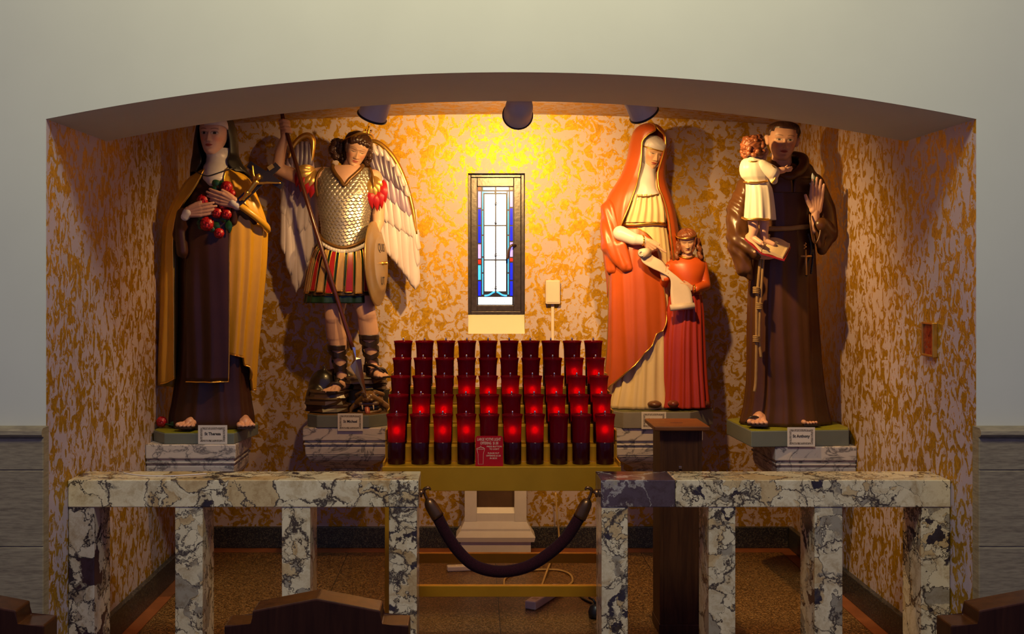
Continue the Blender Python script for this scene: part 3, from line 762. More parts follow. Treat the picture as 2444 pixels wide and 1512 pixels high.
def folds(seed, n, amp, py0, py1, drift=10.0, lo=0.15, w=0.26):
    rg = random.Random(seed)
    A = [(360.0 * (i + rg.uniform(-.3, .3)) / n, rg.uniform(.5, 1.0), 360.0 / n * rg.uniform(w * .8, w * 1.25), rg.uniform(-drift, drift)) for i in range(n)]
    def f(th, py):
        t = np.clip((py - py0) / (py1 - py0), 0, 1); out = np.zeros_like(th)
        for a, am, wd, dr in A:
            dd = (th - a - dr * t + 180.0) % 360.0 - 180.0
            out = out + am * np.exp(-(dd / wd) ** 2)
        return amp * (lo + (1 - lo) * t) * (out - 0.45)
    return f

def grid_faces(nr, nc, closed):
    F = []
    for j in range(nr - 1):
        for i in range(nc if closed else nc - 1):
            k = (i + 1) % nc
            F.append((j * nc + i, j * nc + k, (j + 1) * nc + k, (j + 1) * nc + i))
    return F

class St:
    """a statue traced in photo pixels: px right, py down, d pixels towards the viewer of its axis"""
    def __init__(s, name, label, cat, pxc, pyb, s0):
        s.pxc, s.pyb, s.s0 = pxc, pyb, s0
        s.root = thing(name, label, cat, W(pxc, pyb, s0)); s.offs = {}; s.dz = 0.0
    def p(s, q): return ((q[0] - s.pxc) / s.s0, -q[2] / s.s0, (s.pyb - q[1]) / s.s0)
    def shift(s, A, parent=None):
        """rigid offset (px) that puts a part traced in the photo at its own depth; children follow their parent part"""
        if parent is not None and parent is not s.root and parent.name in s.offs: return s.offs[parent.name]
        A = np.asarray(A, float) + [0, 0, s.dz]; c = (A.max(0) + A.min(0)) / 2
        D0 = FPX / s.s0; k = (D0 - c[2] / s.s0) / D0 - 1.0
        return np.array([(c[0] - VX) * k, (c[1] - VY) * k, s.dz])
    def note(s, o, off): s.offs[o.name] = off; return o
    def conv(s, A):
        A = np.asarray(A, float); B = np.empty_like(A)
        B[:, 0] = (A[:, 0] - s.pxc) / s.s0; B[:, 1] = -A[:, 2] / s.s0; B[:, 2] = (s.pyb - A[:, 1]) / s.s0
        return B
    def mk(s, name, A, F, mat, parent=None, smooth=True, recalc=True):
        of = s.shift(A, parent); A = np.asarray(A, float) + of
        me = bpy.data.meshes.new(name); me.from_pydata([tuple(v) for v in s.conv(A)], [], [tuple(f) for f in F])
        if recalc:
            bm = bmesh.new(); bm.from_mesh(me); bmesh.ops.recalc_face_normals(bm, faces=bm.faces); bm.to_mesh(me); bm.free()
        me.update(); return s.note(link(name, me, mat, parent or s.root, smooth), of)
    # ---- closed loft of (py, xl, xr, d_front, d_back)
    def loft(s, name, sec, mat, fold=None, nr=70, nc=96, parent=None, sq=1.0, tilt=None):
        sec = np.asarray(sec, float); o = np.argsort(sec[:, 0]); sec = sec[o]
        pys = np.linspace(sec[0, 0], sec[-1, 0], nr); th = np.arange(nc) * 360.0 / nc
        A = []
        for py in pys:
            xl, xr, df, db = [pch(sec[:, 0], sec[:, k], py) for k in (1, 2, 3, 4)]
            cx, rx, cd, rd = (xl + xr) / 2, (xr - xl) / 2, (df + db) / 2, (df - db) / 2
            c, sn = np.cos(np.radians(th)), np.sin(np.radians(th))
            c = np.sign(c) * np.abs(c) ** sq; sn = np.sign(sn) * np.abs(sn) ** sq
            ex = fold(th, py) if fold else 0.0
            x = cx + (rx + ex) * c; d = cd + (rd + ex) * sn
            A.append(np.stack([x, np.full_like(x, py) + (tilt(x, py) if tilt else 0), d], 1))
        A = np.vstack(A); F = grid_faces(nr, nc, True)
        F.append(tuple(range(nc))); F.append(tuple(range((nr - 1) * nc, nr * nc)))
        return s.mk(name, A, F, mat, parent)
    # ---- open drape: (py, xl, xr, d_front, d_back, x_in_left, x_in_right); goes round the back
    def drape(s, name, sec, mat, fold=None, bottom=None, th=4.0, nr=70, nc=110, parent=None, trim=None, trim_r=2.0, hem=False, front=False, name_trim='gold_edging'):
        sec = np.asarray(sec, float); sec = sec[np.argsort(sec[:, 0])]
        top = sec[0, 0]; u = np.linspace(0, 1, nc); O, I = [], []
        bot = np.array([bottom(x) for x in u]) if bottom else np.full(nc, sec[-1, 0])
        for t in np.linspace(0, 1, nr):
            py = top + (bot - top) * t
            g = [pch(sec[:, 0], sec[:, k], py) for k in range(1, 7)]
            xl, xr, df, db, il, ir = g
            cx, rx, cd, rd = (xl + xr) / 2, np.maximum((xr - xl) / 2, .5), (df + db) / 2, (df - db) / 2
            aL = np.degrees(np.arccos(np.clip((il - cx) / rx, -1, 1))); aR = np.degrees(np.arccos(np.clip((ir - cx) / rx, -1, 1)))
            an = aL + (aR - aL) * u if front else aL + (aR + 360 - aL) * u
            ex = fold(an % 360.0, py) if fold else 0.0
            for L, off in ((O, 0.0), (I, -th)):
                x = cx + (rx + ex + off) * np.cos(np.radians(an)); d = cd + (rd + ex + off) * np.sin(np.radians(an))
                L.append(np.stack([x, py, d], 1))
        Oa, Ia = np.vstack(O), np.vstack(I); n = nr * nc
        F = grid_faces(nr, nc, False); F += [tuple(i + n for i in f[::-1]) for f in grid_faces(nr, nc, False)]
        for j in range(nr - 1):
            for c in (0, nc - 1): F.append((j * nc + c, (j + 1) * nc + c, (j + 1) * nc + c + n, j * nc + c + n))
        for i in range(nc - 1):
            for r_ in (0, nr - 1): F.append((r_ * nc + i, r_ * nc + i + 1, r_ * nc + i + 1 + n, r_ * nc + i + n))
        ob = s.mk(name, np.vstack([Oa, Ia]), F, mat, parent)
        if trim:
            paths = [[O[j][0] for j in range(nr)], [O[j][nc - 1] for j in range(nr)]]
            if hem: paths.append([O[nr - 1][i] for i in range(nc)])
            for P in paths: s.tube(name_trim, P, trim_r, trim, ob, 8)
        return ob
    # ---- hanging sheet: rows (py, x0, x1, d0, dm, d1)
    def sheet(s, name, rows, mat, fold=None, th=3.0, nr=40, nc=36, parent=None, trim=None, trim_r=1.8, hem=None, trims='LRB'):
        rows = np.asarray(rows, float); rows = rows[np.argsort(rows[:, 0])]
        u = np.linspace(0, 1, nc); O, I = [], []
        for py in np.linspace(rows[0, 0], rows[-1, 0], nr):
            x0, x1, d0, dm, d1 = [pch(rows[:, 0], rows[:, k], py) for k in range(1, 6)]
            x = x0 + (x1 - x0) * u; d = d0 * (1 - u) * (1 - 2 * u) + dm * 4 * u * (1 - u) + d1 * u * (2 * u - 1)
            t = (py - rows[0, 0]) / (rows[-1, 0] - rows[0, 0])
            yy = np.full(nc, py) + ((hem(u) * t) if hem else 0)
            if fold: d = d + fold(u, t)
            O.append(np.stack([x, yy, d], 1)); I.append(np.stack([x, yy, d - th], 1))
        n = nr * nc; F = grid_faces(nr, nc, False); F += [tuple(i + n for i in f[::-1]) for f in F]
        for j in range(nr - 1):
            for c in (0, nc - 1): F.append((j * nc + c, (j + 1) * nc + c, (j + 1) * nc + c + n, j * nc + c + n))
        for i in range(nc - 1):
            for r_ in (0, nr - 1): F.append((r_ * nc + i, r_ * nc + i + 1, r_ * nc + i + 1 + n, r_ * nc + i + n))
        ob = s.mk(name, np.vstack(O + I), F, mat, parent)
        if trim:
            if 'L' in trims: s.tube('gold_edging', [O[j][0] for j in range(nr)], trim_r, trim, ob, 8)
            if 'R' in trims: s.tube('gold_edging', [O[j][-1] for j in range(nr)], trim_r, trim, ob, 8)
            if 'B' in trims: s.tube('gold_edging', [O[-1][i] for i in range(nc)], trim_r, trim, ob, 8)
        return ob
    def tube(s, name, pts, r, mat, parent=None, nseg=12, n=None, flat=1.0):
        of = s.shift(pts, parent); pts = [np.asarray(q, float) + of for q in pts]
        V, F = tube_data([s.p(q) for q in pts], (np.asarray(r) / s.s0) if hasattr(r, '__len__') else r / s.s0, nseg, n, True, flat)
        return s.note(mesh(name, V, F, mat, parent or s.root, True), of)
    # ---- voxel-joined solid of capsules ('c',p0,p1,r0,r1) and ellipsoids ('e',c,(rx,ry,rd))
    def prim(s, q):
        if q[0] == 'c':
            a, b = np.array(q[1], float), np.array(q[2], float); r0, r1 = q[3], q[4]
            v = b - a; L = np.linalg.norm(v) + 1e-9; t = v / L
            pts = [a - t * r0 * .999, a - t * r0 * .92, a - t * r0 * .7, a - t * r0 * .38, a] + [b, b + t * r1 * .38, b + t * r1 * .7, b + t * r1 * .92, b + t * r1 * .999]
            rr = [r0 * .04, r0 * .39, r0 * .71, r0 * .92, r0, r1, r1 * .92, r1 * .71, r1 * .39, r1 * .04]
            return tube_data([s.p(x) for x in pts], np.array(rr) / s.s0, 22)
        c, r = q[1], q[2]
        V, F = sphere_data((0, 0, 0), 1.0, 24, 16); M = np.eye(3)
        if len(q) > 3: M = np.array(Euler([R(x) for x in q[3]]).to_matrix())
        V = (M @ (np.array(V) * np.array([r[0], r[2], r[1]])).T).T / s.s0 + np.array(s.p(c))
        return V.tolist(), F
    def blob(s, name, prims, vox, mat, parent=None, smooth=4, disp=None):
        ctr = np.array([x for q in prims for x in ((q[1], q[2]) if q[0] == 'c' else (q[1],))], float)
        of = s.shift(ctr, parent)
        prims = [('c', np.asarray(q[1], float) + of, np.asarray(q[2], float) + of, q[3], q[4]) if q[0] == 'c' else ('e', np.asarray(q[1], float) + of) + tuple(q[2:]) for q in prims]
        V, F = join([s.prim(q) for q in prims])
        me = bpy.data.meshes.new('tmp'); me.from_pydata([tuple(v) for v in V], [], [tuple(f) for f in F])
        bm = bmesh.new(); bm.from_mesh(me); bmesh.ops.recalc_face_normals(bm, faces=bm.faces); bm.to_mesh(me); bm.free()
        t = bpy.data.objects.new('tmp', me); COL.objects.link(t)
        m = t.modifiers.new('r', 'REMESH'); m.mode = 'VOXEL'; m.voxel_size = vox / s.s0
        if smooth:
            k = t.modifiers.new('s', 'SMOOTH'); k.factor = 0.5; k.iterations = smooth
        dg = bpy.context.evaluated_depsgraph_get(); out = bpy.data.meshes.new_from_object(t.evaluated_get(dg))
        bpy.data.objects.remove(t, do_unlink=True); bpy.data.meshes.remove(me)
        out.name = name; out.materials.clear()
        if disp:
            n = len(out.vertices); co = np.empty(n * 3); out.vertices.foreach_get('co', co); co = co.reshape(-1, 3)
            no = np.empty(n * 3); out.vertices.foreach_get('normal', no); no = no.reshape(-1, 3)
            co = co + no * (disp(co * s.s0) / s.s0)[:, None]
            out.vertices.foreach_set('co', co.ravel()); out.update()
        return s.note(link(name, out, mat, parent or s.root, True), of)
    # ---- hand made of prims
    def hand(s, wrist, u, v, w, L, curl=12, spread=4, rs=1.0, curls=None, thumb=(0.55, 0.55, 0.2), wr=0.10):
        wrist = np.array(wrist, float); u = np.array(u, float); u /= np.linalg.norm(u)
        v = np.array(v, float); v -= u * v.dot(u); v /= np.linalg.norm(v)
        w_ = np.array(w, float); w_ -= u * w_.dot(u); w_ -= v * w_.dot(v); w_ /= np.linalg.norm(w_)
        P = []
        offs = (0.165, 0.055, -0.055, -0.155); sc_ = (0.92, 1.0, 0.95, 0.76)
        for i, (of, k) in enumerate(zip(offs, sc_)):
            b = wrist + u * L * (0.50 - 0.03 * abs(i - 1)) + v * of * L
            P.append(('c', wrist + u * L * 0.05 + v * of * 0.5 * L, b, wr * L * rs, 0.066 * L * rs))
            a = 0.0; q = b; cu = curls[i] if curls else curl
            sp = R(spread * (1.2 - i) )
            for j, l in enumerate((0.21, 0.16, 0.12)):
                a += R(cu)
                dr = (u * math.cos(sp) + v * math.sin(sp)) * math.cos(a) + w_ * math.sin(a)
                e = q + dr * l * L * k
                P.append(('c', q, e, (0.058 - 0.006 * j) * L * rs, (0.052 - 0.007 * j) * L * rs)); q = e
        q = wrist + u * L * 0.14 + v * L * 0.13
        d1 = u * thumb[0] + v * thumb[1] + w_ * thumb[2]; d1 /= np.linalg.norm(d1)
        e = q + d1 * L * 0.24; d2 = d1 * 0.75 + u * 0.45; d2 /= np.linalg.norm(d2); f = e + d2 * L * 0.17
        P += [('c', q, e, 0.085 * L * rs, 0.062 * L * rs), ('c', e, f, 0.058 * L * rs, 0.044 * L * rs)]
        return P
    def foot(s, heel, toe, r, wd=1.0):
        """bare foot with five toes; heel and toe are points on the ground"""
        a, b = np.array(heel, float), np.array(toe, float); u = b - a; L = np.linalg.norm(u); u /= L
        side = np.array([u[2], 0, -u[0]]); side *= wd / (np.linalg.norm(side) + 1e-9)
        P = [('c', a + [0, -r * .9, 0], a + u * L * .55 + [0, -r * .75, 0], r * 0.95, r * 0.85)]
        for k in (-1, 0, 1): P.append(('c', a + u * L * .3 + side * k * r * .25 + [0, -r * .8, 0], a + u * L * .74 + side * k * r * .62 + [0, -r * .45, 0], r * .7, r * .42))
        for k, l in zip((-2, -1, 0, 1, 2), (0.98, 1.03, 1.0, 0.94, 0.86)):
            rr = r * (0.36 if k == -2 else 0.25) * (1 + (wd - 1) * .6)
            P.append(('c', a + u * L * .72 + side * k * r * .42 + [0, -rr, 0], a + u * L * l * .97 + side * k * r * .44 + [0, -rr, 0], rr, rr * .9))
        return P
    def sole(s, heel, toe, r, th=4.0, name='sandal_sole', mat=None):
        a, b = np.array(heel, float), np.array(toe, float); u = b - a; u[1] = 0; L = np.linalg.norm(u); u /= L; sd = np.array([u[2], 0, -u[0]])
        P = [a - u * r * .9 * math.cos(t) + sd * r * .8 * math.sin(t) for t in np.linspace(-1.4, 1.4, 9)]
        P += [b + u * r * .25 * math.cos(t) - sd * r * 1.12 * math.sin(t) for t in np.linspace(-1.4, 1.4, 9)]
        n = len(P); A = P + [p_ - np.array([0, th, 0]) for p_ in P]
        return s.mk(name, np.array(A), [tuple(range(n)), tuple(range(n, 2 * n))] + [(i, (i + 1) % n, (i + 1) % n + n, i + n) for i in range(n)], mat or M_LEATHER, None, False)
    # ---- head with a painted face
    def head(s, name, c, h, yaw=0, pitch=0, roll=0, skin=(.62, .36, .24), lids=0.0, brow=(.06, .03, .02), iris=(.03, .02, .015), lip=(.42, .09, .065), blush=(.62, .18, .10), parent=None, wid=1.0, child=0.0, nr=130, nc=150, eye=1.0):
        z = np.linspace(-1, 1, nr); z = np.sin(z * np.pi / 2) * 0.35 + z * 0.65
        uu = np.linspace(-1, 1, nc, endpoint=False); th = np.pi * np.sign(uu) * np.abs(uu) ** 1.5
        T, Z = np.meshgrid(th, z)
        X, Y = head_shape(T, Z, wid, child)
        Fr = np.cos(T) > 0
        ax = np.abs(X)
        g = lambda x0, sx, z0, sz: np.exp(-((ax - x0) / sx) ** 2 - ((Z - z0) / sz) ** 2)
        zt = np.clip((0.14 - Z) / 0.47, 0, 1); nz = np.where((Z < 0.14) & (Z > -0.33), 0.235 * zt ** 1.15, 0.0)
        nz = np.where((Z <= -0.33) & (Z > -0.41), 0.235 * (1 - (-0.33 - Z) / 0.08) ** 0.8, nz)
        nw = 0.055 + 0.055 * np.clip((0.0 - Z) / 0.3, 0, 1)
        f = nz * (0.8 - 0.15 * child) * np.exp(-(X / nw) ** 2) + 0.05 * g(0.11, 0.05, -0.33, 0.05)
        f += -0.085 * g(0.27, 0.15, 0.05, 0.09) + 0.05 * g(0.27, 0.10, 0.035, 0.06) + 0.035 * g(0.22, 0.22, 0.20, 0.06)
        f += 0.055 * g(0.0, 0.17, -0.485, 0.035) + 0.060 * g(0.0, 0.14, -0.575, 0.04) - 0.035 * g(0.0, 0.2, -0.528, 0.014) - 0.03 * g(0.0, 0.12, -0.68, 0.05)
        f += 0.07 * g(0.0, 0.17, -0.84, 0.12) + 0.04 * g(0.38, 0.2, -0.2, 0.2) - 0.02 * g(0.0, 0.03, -0.43, 0.04)
        Y = Y + np.where(Fr, f, 0)
        # paint
        C = np.empty(X.shape + (3,)); C[:] = skin
        def put(m, col):
            m = np.clip(m, 0, 1)[..., None] * Fr[..., None]; C[:] = C * (1 - m) + np.array(col) * m
        put(0.55 * g(0.40, 0.17, -0.24, 0.16), blush)
        ss = lambda e0, e1, x: np.clip((x - e0) / (e1 - e0), 0, 1)
        ex = (ax - 0.27) / eye; ew = np.clip(1 - (ex / 0.145) ** 2, 0, 1)
        up = 0.04 + 0.065 * eye * np.sqrt(ew); lo = 0.04 - 0.045 * eye * np.sqrt(ew)
        upl = up - lids * (up - lo) * 0.85
        inside = ss(-0.008, 0.012, Z - lo) * ss(-0.008, 0.012, upl - Z) * (np.abs(ex) < 0.14)
        put(inside, (.62, .55, .50))
        ri = np.sqrt(ex ** 2 + ((Z - 0.045 + 0.02 * lids) / eye) ** 2)
        put(inside * ss(0.075, 0.055, ri), iris)
        put(np.exp(-((Z - upl) / 0.016) ** 2) * (np.abs(ex) < 0.155) * 0.9, sc(brow, 0.8))
        put(np.exp(-((Z - lo) / 0.012) ** 2) * (np.abs(ex) < 0.14) * 0.35, sc(skin, 0.4))
        if lids < 0.6: put(np.exp(-((Z - up - 0.045) / 0.012) ** 2) * (np.abs(ex) < 0.13) * 0.3, sc(skin, 0.5))
        bz = 0.225 + 0.045 * (1 - ((ax - 0.30) / 0.2) ** 2)
        put(np.exp(-((Z - bz) / 0.020) ** 2) * ss(0.09, 0.13, ax) * ss(0.50, 0.44, ax) * 0.75, brow)
        lw = np.clip(1 - (X / 0.20) ** 2, 0, 1)
        put(ss(-0.01, 0.015, Z - (-0.53 - 0.085 * lw)) * ss(-0.01, 0.015, (-0.53 + 0.065 * lw - 0.012 * np.exp(-(X / .03) ** 2)) - Z) * (ax < 0.20), lip)
        put(np.exp(-((Z + 0.53) / 0.010) ** 2) * (ax < 0.18) * 0.6, sc(lip, 0.35))
        put(0.6 * g(0.055, 0.03, -0.375, 0.02), sc(skin, 0.25))
        P = s.orient(np.stack([X, Y, Z], -1).reshape(-1, 3), c, h, yaw, pitch, roll)
        F = grid_faces(nr, nc, True); F.append(tuple(range(nc))); F.append(tuple(range((nr - 1) * nc, nr * nc)))
        ob = s.mk(name, P, F, M_FACE, parent)
        ca = ob.data.color_attributes.new('paint', 'FLOAT_COLOR', 'POINT')
        ca.data.foreach_set('color', np.hstack([C.reshape(-1, 3), np.ones((nr * nc, 1))]).ravel())
        return ob
    def orient(s, A, c, h, yaw, pitch, roll):
        x, f, z = A[:, 0], A[:, 1], A[:, 2]
        p, a, r_ = R(pitch), R(yaw), R(roll)
        f, z = f * math.cos(p) + z * math.sin(p), -f * math.sin(p) + z * math.cos(p)
        x, f = x * math.cos(a) + f * math.sin(a), -x * math.sin(a) + f * math.cos(a)
        x, z = x * math.cos(r_) + z * math.sin(r_), -x * math.sin(r_) + z * math.cos(r_)
        return np.stack([c[0] + h * x, c[1] - h * z, c[2] + h * f], 1)
    def hair(s, name, c, h, mask, thick, mat, yaw=0, pitch=0, roll=0, wave=0.02, kth=14, kz=9, parent=None, wid=1.0, child=0.0, nr=90, nc=120):
        z = np.linspace(-0.95, 1, nr); th = np.linspace(-np.pi, np.pi, nc, endpoint=False)
        T, Z = np.meshgrid(th, z); X, Y = head_shape(T, Z, wid, child)
        m = mask(np.degrees(T), Z); sm = np.clip(m * 4, 0, 1)
        e = (thick(np.degrees(T), Z) if callable(thick) else thick) * np.sqrt(sm) + wave * sm * (np.sin(kth * T + 3 * np.sin(kz * Z)) + 0.6 * np.sin(kz * 2.1 * Z + 5 * np.sin(2 * T)))
        k = np.where(m > -0.02, 1 + e, 0.90)
        A = np.stack([X * k, Y * k, np.where(m > -.02, Z * (1 + e * 0.8), Z * .9)], -1).reshape(-1, 3)
        P = s.orient(A, c, h, yaw, pitch, roll); F = grid_faces(nr, nc, True); F.append(tuple(range((nr - 1) * nc, nr * nc)))
        mm = (m > -0.03).ravel(); F = [f for f in F if any(mm[i] for i in f)]
        return s.mk(name, P, F, mat, parent)

def head_shape(T, Z, wid=1.0, child=0.0):
    zz = [-1, -.97, -.88, -.75, -.6, -.3, 0, .3, .6, .85, .96, 1]
    hw = np.array([0.02, .20, .32, .42, .505, .62, .69, .73, .68, .46, .22, .01]) * wid
    yf = np.array([.38, .56, .665, .70, .71, .74, .74, .765, .69, .46, .22, .01])
    yb = np.array([.30, .12, .02, -.12, -.28, -.62, -.84, -.90, -.80, -.52, -.25, -.01])
    if child: hw = hw * (1 + 0.10 * child); yb = yb * (1 + 0.05 * child)
    W_, A_, B_ = pch(zz, hw, Z), pch(zz, yf, Z), pch(zz, yb, Z)
    mid = pch([-1, -.97, -.88, -.75, -.6, -.3, 0, 1], [.34, .34, .30, .22, .12, .02, 0, 0], Z); mid = np.minimum(mid, A_ - 0.005)
    c, sn = np.cos(T), np.sin(T)
    X = W_ * np.sign(sn) * np.abs(sn) ** 0.85
    Y = np.where(c > 0, mid + (A_ - mid) * np.abs(c) ** 0.85, mid + (B_ - mid) * np.abs(c))
    return X, Y

def face_mat():
    q = N('painted plaster skin'); a = q.n('ShaderNodeAttribute'); a.attribute_name = 'paint'
    n = q.noise(q.coord(), 30, 3); k = q.ramp(n.outputs[0], [(0.3, (0.93, 0.93, 0.93)), (0.7, (1, 1, 1))])
    q.l(q.mix(1.0, a.outputs['Color'], k, 'MULTIPLY'), q.b.inputs['Base Color']); q.b.inputs['Roughness'].default_value = 0.38
    q.b.inputs['Specular IOR Level'].default_value = 0.4; return q.m
M_FACE = face_mat()
SKIN = (.62, .36, .24)
M_SKIN = pm('flesh paint', SKIN, 0.4, var=0.06, scale=10, spec=0.4)
M_TOE = pm('warm flesh paint', (.60, .30, .18), 0.4, var=0.08, scale=20)
M_HAIR = pm('dark brown hair paint', (.045, .018, .010), 0.35, var=0.5, scale=40)
M_HAIR_RED = pm('auburn hair paint', (.20, .060, .022), 0.4, var=0.4, scale=40)
M_LEATHER = pm('dark sandal leather', (.022, .012, .008), 0.35)

def card(st, px0, px1, py0, py1, d, name_text, label, size):
    """printed name card with an ornamental border leaning on a statue base"""
    s = st.s0
    sc_ = FPX / (FPX / s - d / s)                       # scale at that depth
    w = W((px0 + px1) / 2, py1, sc_)
    r = thing('name_card', label, 'name card', w, 'name cards on the statue bases')
    hw, hh = (px1 - px0) / 2 / sc_, (py1 - py0) / sc_
    box('paper', -hw, hw, -0.0015, 0, 0, hh, M_PAPERCARD, r)
    i0, i1 = 0.0105 * hw / 0.07, 0.021 * hw / 0.07
    bm = bmesh.new()
    for a, b, c, e in ((-hw + i0, hw - i0, i0, i1), (-hw + i0, hw - i0, hh - i1, hh - i0), (-hw + i0, -hw + i1, i1, hh - i1), (hw - i1, hw - i0, i1, hh - i1)):
        bm_box(bm, a, b, -0.0019, -0.0015, c, e)
    bmesh.ops.remove_doubles(bm, verts=bm.verts, dist=1e-6)
    from_bm('printed_border', bm, M_BORDER, r)
    text('lettering', name_text, size, M_CARDINK, r, (0, -0.0018, hh * 0.54), sx=0.92, bold=0.0006)
    return r
M_PAPERCARD = pm('white card paper', (.62, .57, .52), 0.7, var=0.03)
M_CARDINK = pm('black print', (.02, .012, .012), 0.6)
def border_mat():
    q = N('printed scroll border'); n = q.noise(q.coord(), 260, 3, 0.6, 1.5)
    q.l(q.ramp(n.outputs[0], [(0.42, (.03, .02, .02)), (0.58, (.50, .45, .41))]), q.b.inputs['Base Color']); q.b.inputs['Roughness'].default_value = 0.7; return q.m
M_BORDER = border_mat()

def octa_base(st, pts, z0, z1, top_mat, side_mat):
    """polygonal plinth under a statue; pts world (x, y)"""
    o = st.root.location
    P = [(x - o.x, y - o.y) for x, y in pts]
    prism('base', P, 'z', z0 - o.z, z1 - o.z - 0.003, side_mat, st.root, 0.004)
    prism('base_top', [(x * 0.985, y * 0.985) for x, y in P], 'z', z1 - o.z - 0.004, z1 - o.z, top_mat, st.root, 0.0015)
M_GREEN = pm('olive green base paint', (.20, .20, .014), 0.4, var=0.2, scale=6)
M_GREY = pm('grey green base paint', (.135, .15, .125), 0.45, var=0.1, scale=6)

def console(label, x0, x1, y0, y1, zt, h=0.30, curve=False, wall='side'):
    """moulded marble wall bracket"""
    r = thing('wall_console', label, 'wall bracket', ((x0 + x1) / 2, (y0 + y1) / 2, zt - h), 'marble wall brackets')
    cx, cy, cz = r.location
    def lev(name, ins, za, zb, ins2=None):
        i2 = ins if ins2 is None else ins2
        f = lambda i: (x0 - cx + (i if wall != 'left' else 0), x1 - cx - (i if wall != 'right' else 0), y0 - cy + i, y1 - cy - (i if wall != 'back' else 0))
        a, b = f(ins), f(i2)
        V = [(a[0], a[2], za), (a[1], a[2], za), (a[1], a[3], za), (a[0], a[3], za), (b[0], b[2], zb), (b[1], b[2], zb), (b[1], b[3], zb), (b[0], b[3], zb)]
        bm = bmesh.new(); vv = [bm.verts.new(v) for v in V]
        for q in ((0, 3, 2, 1), (4, 5, 6, 7), (0, 1, 5, 4), (1, 2, 6, 5), (2, 3, 7, 6), (3, 0, 4, 7)): bm.faces.new([vv[i] for i in q])
        bmesh.ops.bevel(bm, geom=bm.edges[:], offset=0.006, segments=2, profile=0.5, affect='EDGES')
        return from_bm(name, bm, M_CONSOLE, r)
    H = h
    lev('top_slab', 0.0, H - 0.075, H)
    lev('fillet', 0.010, H - 0.088, H - 0.075)
    lev('fillet', 0.004, H - 0.102, H - 0.088)
    lev('fillet', 0.012, H - 0.112, H - 0.102)
    zs = [(0.010, H - 0.112), (0.014, H - 0.16), (0.035, H - 0.195), (0.085, H - 0.225), (0.14, H - 0.26), (0.17, 0.0)]
    for (i0, za), (i1, zb) in zip(zs[:-1], zs[1:]): lev('bracket', i1, zb, za, i0)
    return r
# ================================================================== STATUE: NUN WITH ROSES
console('grey veined marble bracket under the nun statue', XL + 0.001, -1.231, FPX / 461.0, FPX / 430.0, CZ - 0.868, 0.30, wall='left')
T = St('nun_statue', 'painted statue of a nun in brown habit and ochre cloak holding roses', 'statue', 505, 1018, 443.0)
zt_, zb_ = CZ - 0.8087, CZ - 0.8675
T.root.location.z = zt_
octa_base(T, [(-1.604, 5.65), (-1.241, 5.65), (-1.185, 6.00), (-1.26, 6.14), (-1.60, 6.14), (-1.692, 6.04), (-1.692, 5.76)], zb_, zt_, M_GREEN, M_GREY)
M_HABIT = pm('glossy dark brown habit', (.042, .015, .008), 0.32, var=0.2, scale=5, coat=0.05, spec=0.3)
M_OCHRE = pm('ochre cloak paint', (.60, .32, .020), 0.30, var=0.1, scale=4, coat=0.1)
M_VEIL = pm('black veil paint', (.006, .0055, .007), 0.45, var=0.2)
M_LINEN = pm('white linen paint', (.62, .57, .56), 0.35, var=0.05)
habit_secs = [(1017, 405, 604, 58, -58), (1000, 405, 604, 58, -58), (960, 412, 598, 52, -55), (905, 420, 592, 46, -50), (800, 425, 587, 42, -50), (700, 426, 582, 40, -48), (600, 426, 578, 40, -46),
              (540, 426, 578, 42, -45), (480, 432, 588, 44, -42), (430, 448, 592, 38, -38), (405, 472, 572, 30, -30), (385, 497, 549, 22, -24)]
T.loft('habit', habit_secs, M_HABIT, folds(3, 15, 9, 560, 1010, 14))
T.sheet('scapular', [(480, 452, 548, 42, 54, 46), (560, 444, 545, 44, 56, 48), (700, 442, 545, 46, 55, 48), (840, 444, 545, 48, 58, 50), (906, 444, 544, 50, 62, 52)], M_HABIT,
        lambda u, t: 3.0 * np.sin(9 * u + 2 * t) * t + 2.5 * np.sin(17 * u - 3 * t) * t, 4, trim=M_GOLD, trim_r=1.6, trims='RB')
# cloak
cloak = [(402, 490, 556, 40, -40, 497, 549), (412, 470, 578, 44, -44, 494, 548), (430, 447, 598, 48, -48, 486, 546), (460, 428, 612, 56, -50, 470, 556), (490, 412, 624, 62, -52, 447, 566), (520, 398, 634, 60, -54, 430, 566),
         (545, 390, 639, 58, -56, 424, 564), (600, 387, 637, 54, -58, 421, 560), (700, 386, 628, 52, -58, 421, 554), (800, 383, 617, 50, -58, 421, 547), (850, 381, 613, 50, -58, 421, 543), (932, 379, 608, 48, -58, 424, 540)]
def hemT(u):
    return np.interp(u, [0, .06, .12, .3, .7, .80, .815, .835, .86, .885, .90, 1.0], [900, 912, 917, 925, 932, 930, 905, 905, 872, 870, 851, 838])
T.drape('cloak', cloak, M_OCHRE, folds(11, 17, 11.0, 420, 800, 7, 0.12, 0.22), hemT, 4.5, 90, 150, trim=M_GOLD, trim_r=1.7, hem=True)
# turned back fold on the cloak arm
T.tube('cloak_fold', [(566, 486, 62), (590, 500, 62), (618, 522, 50), (634, 540, 30), (636, 550, 14)], [6, 8, 8, 8, 5], M_OCHRE, None, 12, 24)
